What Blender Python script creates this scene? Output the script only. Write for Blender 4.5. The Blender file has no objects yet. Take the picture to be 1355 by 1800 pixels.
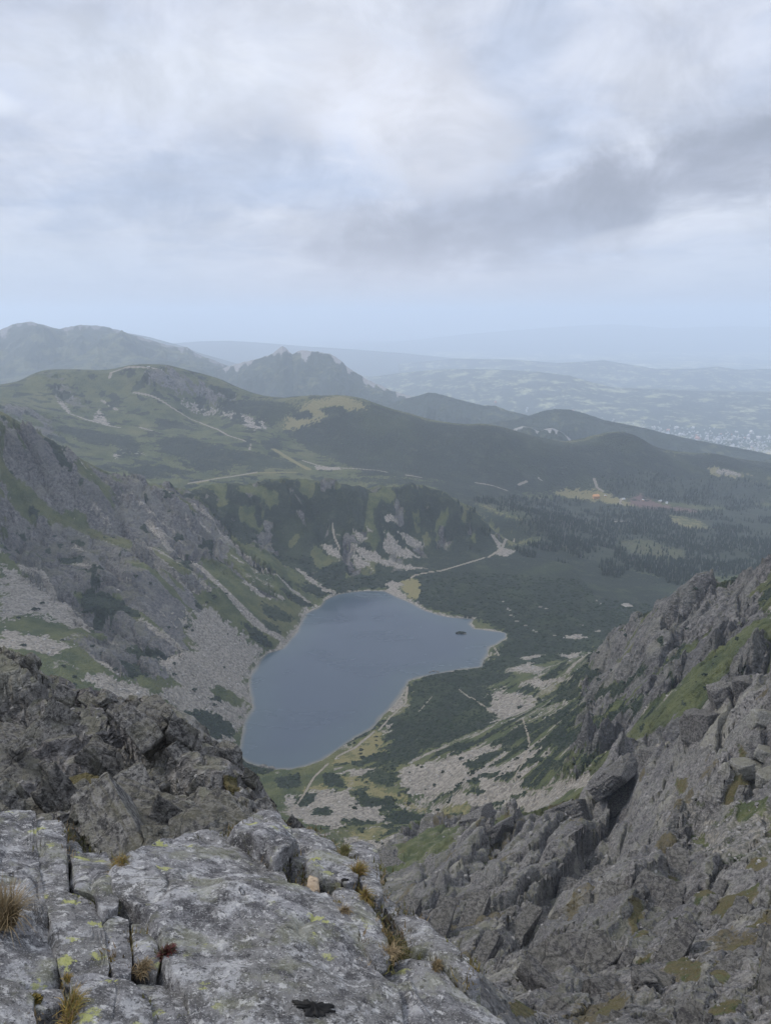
import bpy, bmesh, math, random
import numpy as np
from mathutils import Vector, Matrix

scene = bpy.context.scene
col = scene.collection
rng = np.random.default_rng(11)

# ---------------------------------------------------------------- camera: hand height on the ridge, 600 m above the lake
EYE = 600.0
PITCH = math.radians(15.02)
cam_data = bpy.data.cameras.new('camera')
cam_data.sensor_fit = 'VERTICAL'; cam_data.sensor_height = 36.0; cam_data.lens = 26.0
cam_data.clip_start = 0.1; cam_data.clip_end = 400000.0
camera = bpy.data.objects.new('camera', cam_data); col.objects.link(camera)
camera.location = (0, 0, EYE); camera.rotation_euler = (math.radians(90) - PITCH, 0, 0)
scene.camera = camera

# ---------------------------------------------------------------- node shorthand
class Nodes:
    def __init__(s, tree):
        s.t = tree; s.n = tree.nodes; s.l = tree.links
    def new(s, kind, **kw):
        n = s.n.new(kind)
        for k, v in kw.items(): setattr(n, k, v)
        return n
    def put(s, sock, v):
        if isinstance(v, bpy.types.NodeSocket): s.l.new(v, sock)
        elif v is not None:
            if sock.type == 'RGBA' and len(v) == 3: v = (*v, 1.0)
            sock.default_value = v
    def m(s, op, a, b=None, c=None, clamp=False):
        n = s.new('ShaderNodeMath', operation=op, use_clamp=clamp)
        s.put(n.inputs[0], a)
        if b is not None: s.put(n.inputs[1], b)
        if c is not None: s.put(n.inputs[2], c)
        return n.outputs[0]
    def vm(s, op, a, b=None):
        n = s.new('ShaderNodeVectorMath', operation=op); s.put(n.inputs[0], a)
        if b is not None: s.put(n.inputs['Scale'] if op == 'SCALE' else n.inputs[1], b)
        return n.outputs[0]
    def ss(s, a, b, x):                      # smoothstep from a to b
        n = s.new('ShaderNodeMapRange', interpolation_type='SMOOTHSTEP')
        s.put(n.inputs[0], x); n.inputs[1].default_value = a; n.inputs[2].default_value = b
        return n.outputs[0]
    def mix(s, f, a, b):
        n = s.new('ShaderNodeMix', data_type='RGBA'); s.put(n.inputs[0], f); s.put(n.inputs[6], a); s.put(n.inputs[7], b)
        return n.outputs[2]
    def noise(s, vec, scale, detail=4, rough=0.55, dist=0.0):
        n = s.new('ShaderNodeTexNoise'); s.put(n.inputs['Vector'], vec)
        n.inputs['Scale'].default_value = scale; n.inputs['Detail'].default_value = detail
        n.inputs['Roughness'].default_value = rough; n.inputs['Distortion'].default_value = dist
        return n.outputs[0]
    def voro(s, vec, scale, feature='F1', out=0, rnd=1.0):
        n = s.new('ShaderNodeTexVoronoi', feature=feature); s.put(n.inputs['Vector'], vec)
        n.inputs['Scale'].default_value = scale; n.inputs['Randomness'].default_value = rnd
        return n.outputs[out]
    def ramp(s, f, stops):
        n = s.new('ShaderNodeValToRGB'); e = n.color_ramp.elements
        while len(e) < len(stops): e.new(0.5)
        for k, (p, c) in zip(e, stops): k.position = p; k.color = (*c, 1) if len(c) == 3 else c
        s.put(n.inputs[0], f); return n.outputs[0]
    def attr(s, name):
        return s.new('ShaderNodeAttribute', attribute_name=name)
    def sep(s, v):
        n = s.new('ShaderNodeSeparateXYZ'); s.put(n.inputs[0], v); return n.outputs
    def comb(s, x, y, z):
        n = s.new('ShaderNodeCombineXYZ')
        for k, v in enumerate((x, y, z)): s.put(n.inputs[k], v)
        return n.outputs[0]

# ---------------------------------------------------------------- daylight under broken cloud
SUN_EL, SUN_AZ = math.radians(44), math.radians(-66)          # azimuth clockwise from +Y
to_sun = Vector((math.sin(SUN_AZ) * math.cos(SUN_EL), math.cos(SUN_AZ) * math.cos(SUN_EL), math.sin(SUN_EL)))
world = bpy.data.worlds.new('World'); scene.world = world; world.use_nodes = True
w = Nodes(world.node_tree); w.n.clear()
sky = w.new('ShaderNodeTexSky', sky_type='NISHITA', sun_disc=False, sun_elevation=SUN_EL, sun_rotation=SUN_AZ, altitude=2200.0, air_density=1.0, dust_density=1.5)
gen = w.new('ShaderNodeTexCoord').outputs['Generated']
X, Y, Zd = w.sep(gen)
up = w.m('MAXIMUM', Zd, 0.0)
den = w.m('ADD', up, 0.13)
flat = w.comb(w.m('DIVIDE', X, den), w.m('DIVIDE', Y, den), 0.0)      # the cloud deck seen in perspective
warp = w.noise(flat, 0.9, 3)
flat2 = w.vm('ADD', flat, w.vm('SCALE', w.comb(warp, w.m('SUBTRACT', 1.0, warp), 0.3), 0.9))
n_big = w.noise(flat2, 0.55, 6, 0.5)
n_mid = w.noise(flat2, 1.7, 7, 0.55, 0.3)
ang = w.m('ARCTAN2', X, Y)
puff = w.noise(w.vm('MULTIPLY', gen, (5.0, 5.0, 7.0)), 1.5, 8, 0.6, 0.4)
def cloud(a, e, ra, re, slope, soft=1.0):                      # one cloud bank by bearing and height (radians)
    du = w.m('DIVIDE', w.m('SUBTRACT', ang, a), ra)
    dv = w.m('DIVIDE', w.m('SUBTRACT', w.m('SUBTRACT', Zd, e), w.m('MULTIPLY', w.m('SUBTRACT', ang, a), slope)), re)
    d = w.m('ADD', w.m('MULTIPLY', du, du), w.m('MULTIPLY', dv, dv))
    d = w.m('ADD', d, w.m('MULTIPLY', w.m('SUBTRACT', n_mid, 0.5), 0.9 * soft))
    d = w.m('ADD', d, w.m('MULTIPLY', w.m('SUBTRACT', puff, 0.5), 2.4 * soft))
    return w.ss(1.15, 0.10, d)
cover = w.m('ADD', w.m('ADD', w.m('MULTIPLY', n_big, 0.75), w.m('MULTIPLY', n_mid, 0.40)), w.m('MULTIPLY', w.noise(flat2, 5.5, 6, 0.6), 0.16))
tone = w.ramp(cover, [(0.39, (0.36, 0.43, 0.57)), (0.545, (0.47, 0.53, 0.66)), (0.655, (0.58, 0.62, 0.72)), (0.80, (0.68, 0.71, 0.78))])
for a, e, ra, re, sl, amt, c in [
        (0.14, 0.118, 0.30, 0.060, 0.10, 0.42, (0.40, 0.43, 0.53)),     # soft grey spread in front of it
        (0.24, 0.122, 0.40, 0.062, 0.228, 0.74, (0.33, 0.36, 0.44)),    # heavy bank sloping up to the right
        (0.17, 0.094, 0.17, 0.030, 0.10, 0.62, (0.29, 0.32, 0.40)),     # its dark lower end
        (0.40, 0.165, 0.16, 0.040, 0.25, 0.45, (0.32, 0.35, 0.43)),
        (0.44, 0.235, 0.16, 0.050, 0.25, 0.40, (0.38, 0.42, 0.51)),
        (0.33, 0.092, 0.12, 0.016, 0.12, 0.55, (0.63, 0.65, 0.73)),     # bright strip under the bank
        (0.02, 0.225, 0.16, 0.085, -0.2, 0.55, (0.76, 0.77, 0.83)),     # bright veil in the middle
        (-0.28, 0.26, 0.20, 0.05, 0.0, 0.40, (0.70, 0.74, 0.81)),
        (-0.46, 0.225, 0.05, 0.016, -0.2, 0.6, (0.72, 0.76, 0.83)),     # small bright scrap at the left
        (-0.22, 0.155, 0.22, 0.04, 0.1, 0.50, (0.42, 0.50, 0.66)),      # blue thin places
        (0.17, 0.30, 0.07, 0.06, 0.3, 0.50, (0.44, 0.51, 0.65)),
        (0.25, 0.36, 0.10, 0.03, 0.3, 0.45, (0.40, 0.47, 0.60)),
        (0.02, 0.395, 0.20, 0.02, 0.0, 0.40, (0.43, 0.49, 0.61))]:
    tone = w.mix(w.m('MULTIPLY', cloud(a, e, ra, re, sl), amt), tone, c)
tone = w.vm('SCALE', tone, w.m('ADD', 0.86, w.m('MULTIPLY', w.ss(0.3, 0.7, puff), 0.26)))
low = w.ss(0.15, 0.0, Zd)                                             # thicker air towards the horizon
tone = w.mix(w.m('MULTIPLY', low, 0.80), tone, w.mix(w.ss(0.45, 0.0, w.m('ABSOLUTE', w.m('SUBTRACT', ang, 0.02))), (0.45, 0.53, 0.68), (0.56, 0.565, 0.65)))
tone = w.mix(w.m('MULTIPLY', w.ss(0.06, 0.0, Zd), 0.7), tone, (0.47, 0.51, 0.62))
tone = w.vm('SCALE', tone, w.m('ADD', 1.08, w.m('MULTIPLY', w.ss(0.30, 1.0, Zd), 1.4)))     # an overcast sky is brightest overhead
bg_sky = w.new('ShaderNodeBackground'); w.put(bg_sky.inputs[0], sky.outputs[0]); bg_sky.inputs[1].default_value = 0.08
bg_cloud = w.new('ShaderNodeBackground'); w.put(bg_cloud.inputs[0], tone); bg_cloud.inputs[1].default_value = 1.0
mx = w.new('ShaderNodeMixShader'); mx.inputs[0].default_value = 0.92
w.l.new(bg_sky.outputs[0], mx.inputs[1]); w.l.new(bg_cloud.outputs[0], mx.inputs[2])
out = w.new('ShaderNodeOutputWorld'); w.l.new(mx.outputs[0], out.inputs[0])
world.cycles.sampling_method = 'MANUAL'; world.cycles.sample_map_resolution = 512

sun_data = bpy.data.lights.new('sun', 'SUN'); sun_data.energy = 2.0; sun_data.angle = math.radians(11); sun_data.color = (1.0, 0.93, 0.84)
sun = bpy.data.objects.new('sun', sun_data); col.objects.link(sun)
sun.rotation_euler = to_sun.to_track_quat('Z', 'Y').to_euler(); sun.location = (0, 0, 900)

vs = scene.view_settings
scene.display_settings.display_device = 'sRGB'
vs.view_transform = 'Standard'; vs.look = 'None'; vs.exposure = 0.15; vs.gamma = 1.0; vs.use_curve_mapping = False
cy = scene.cycles
cy.max_bounces = 7; cy.diffuse_bounces = 2; cy.glossy_bounces = 2; cy.transmission_bounces = 2; cy.volume_bounces = 5
cy.use_denoising = True; cy.use_adaptive_sampling = True; cy.adaptive_threshold = 0.01; cy.caustics_reflective = False; cy.caustics_refractive = False

# ---------------------------------------------------------------- the air
HAZE_DENSITY = 0.000076
def haze_box():
    x0, x1, y0, y1, z0, z1 = -62000, 62000, -3000, 92000, -2300, 950
    v = [(x, y, z) for x in (x0, x1) for y in (y0, y1) for z in (z0, z1)]
    f = [(0, 1, 3, 2), (4, 6, 7, 5), (0, 4, 5, 1), (2, 3, 7, 6), (0, 2, 6, 4), (1, 5, 7, 3)]
    me = bpy.data.meshes.new('haze'); me.from_pydata(v, [], f)
    o = bpy.data.objects.new('haze', me); col.objects.link(o); o['kind'] = 'stuff'
    mat = bpy.data.materials.new('haze_air'); mat.use_nodes = True
    h = Nodes(mat.node_tree); h.n.clear()
    vol = h.new('ShaderNodeVolumePrincipled')
    vol.inputs['Color'].default_value = (0.75, 0.855, 1.0, 1); vol.inputs['Density'].default_value = HAZE_DENSITY
    vol.inputs['Anisotropy'].default_value = 0.15
    ho = h.new('ShaderNodeOutputMaterial'); h.l.new(vol.outputs[0], ho.inputs['Volume'])
    me.materials.append(mat)
    return o
haze_box()
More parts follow.
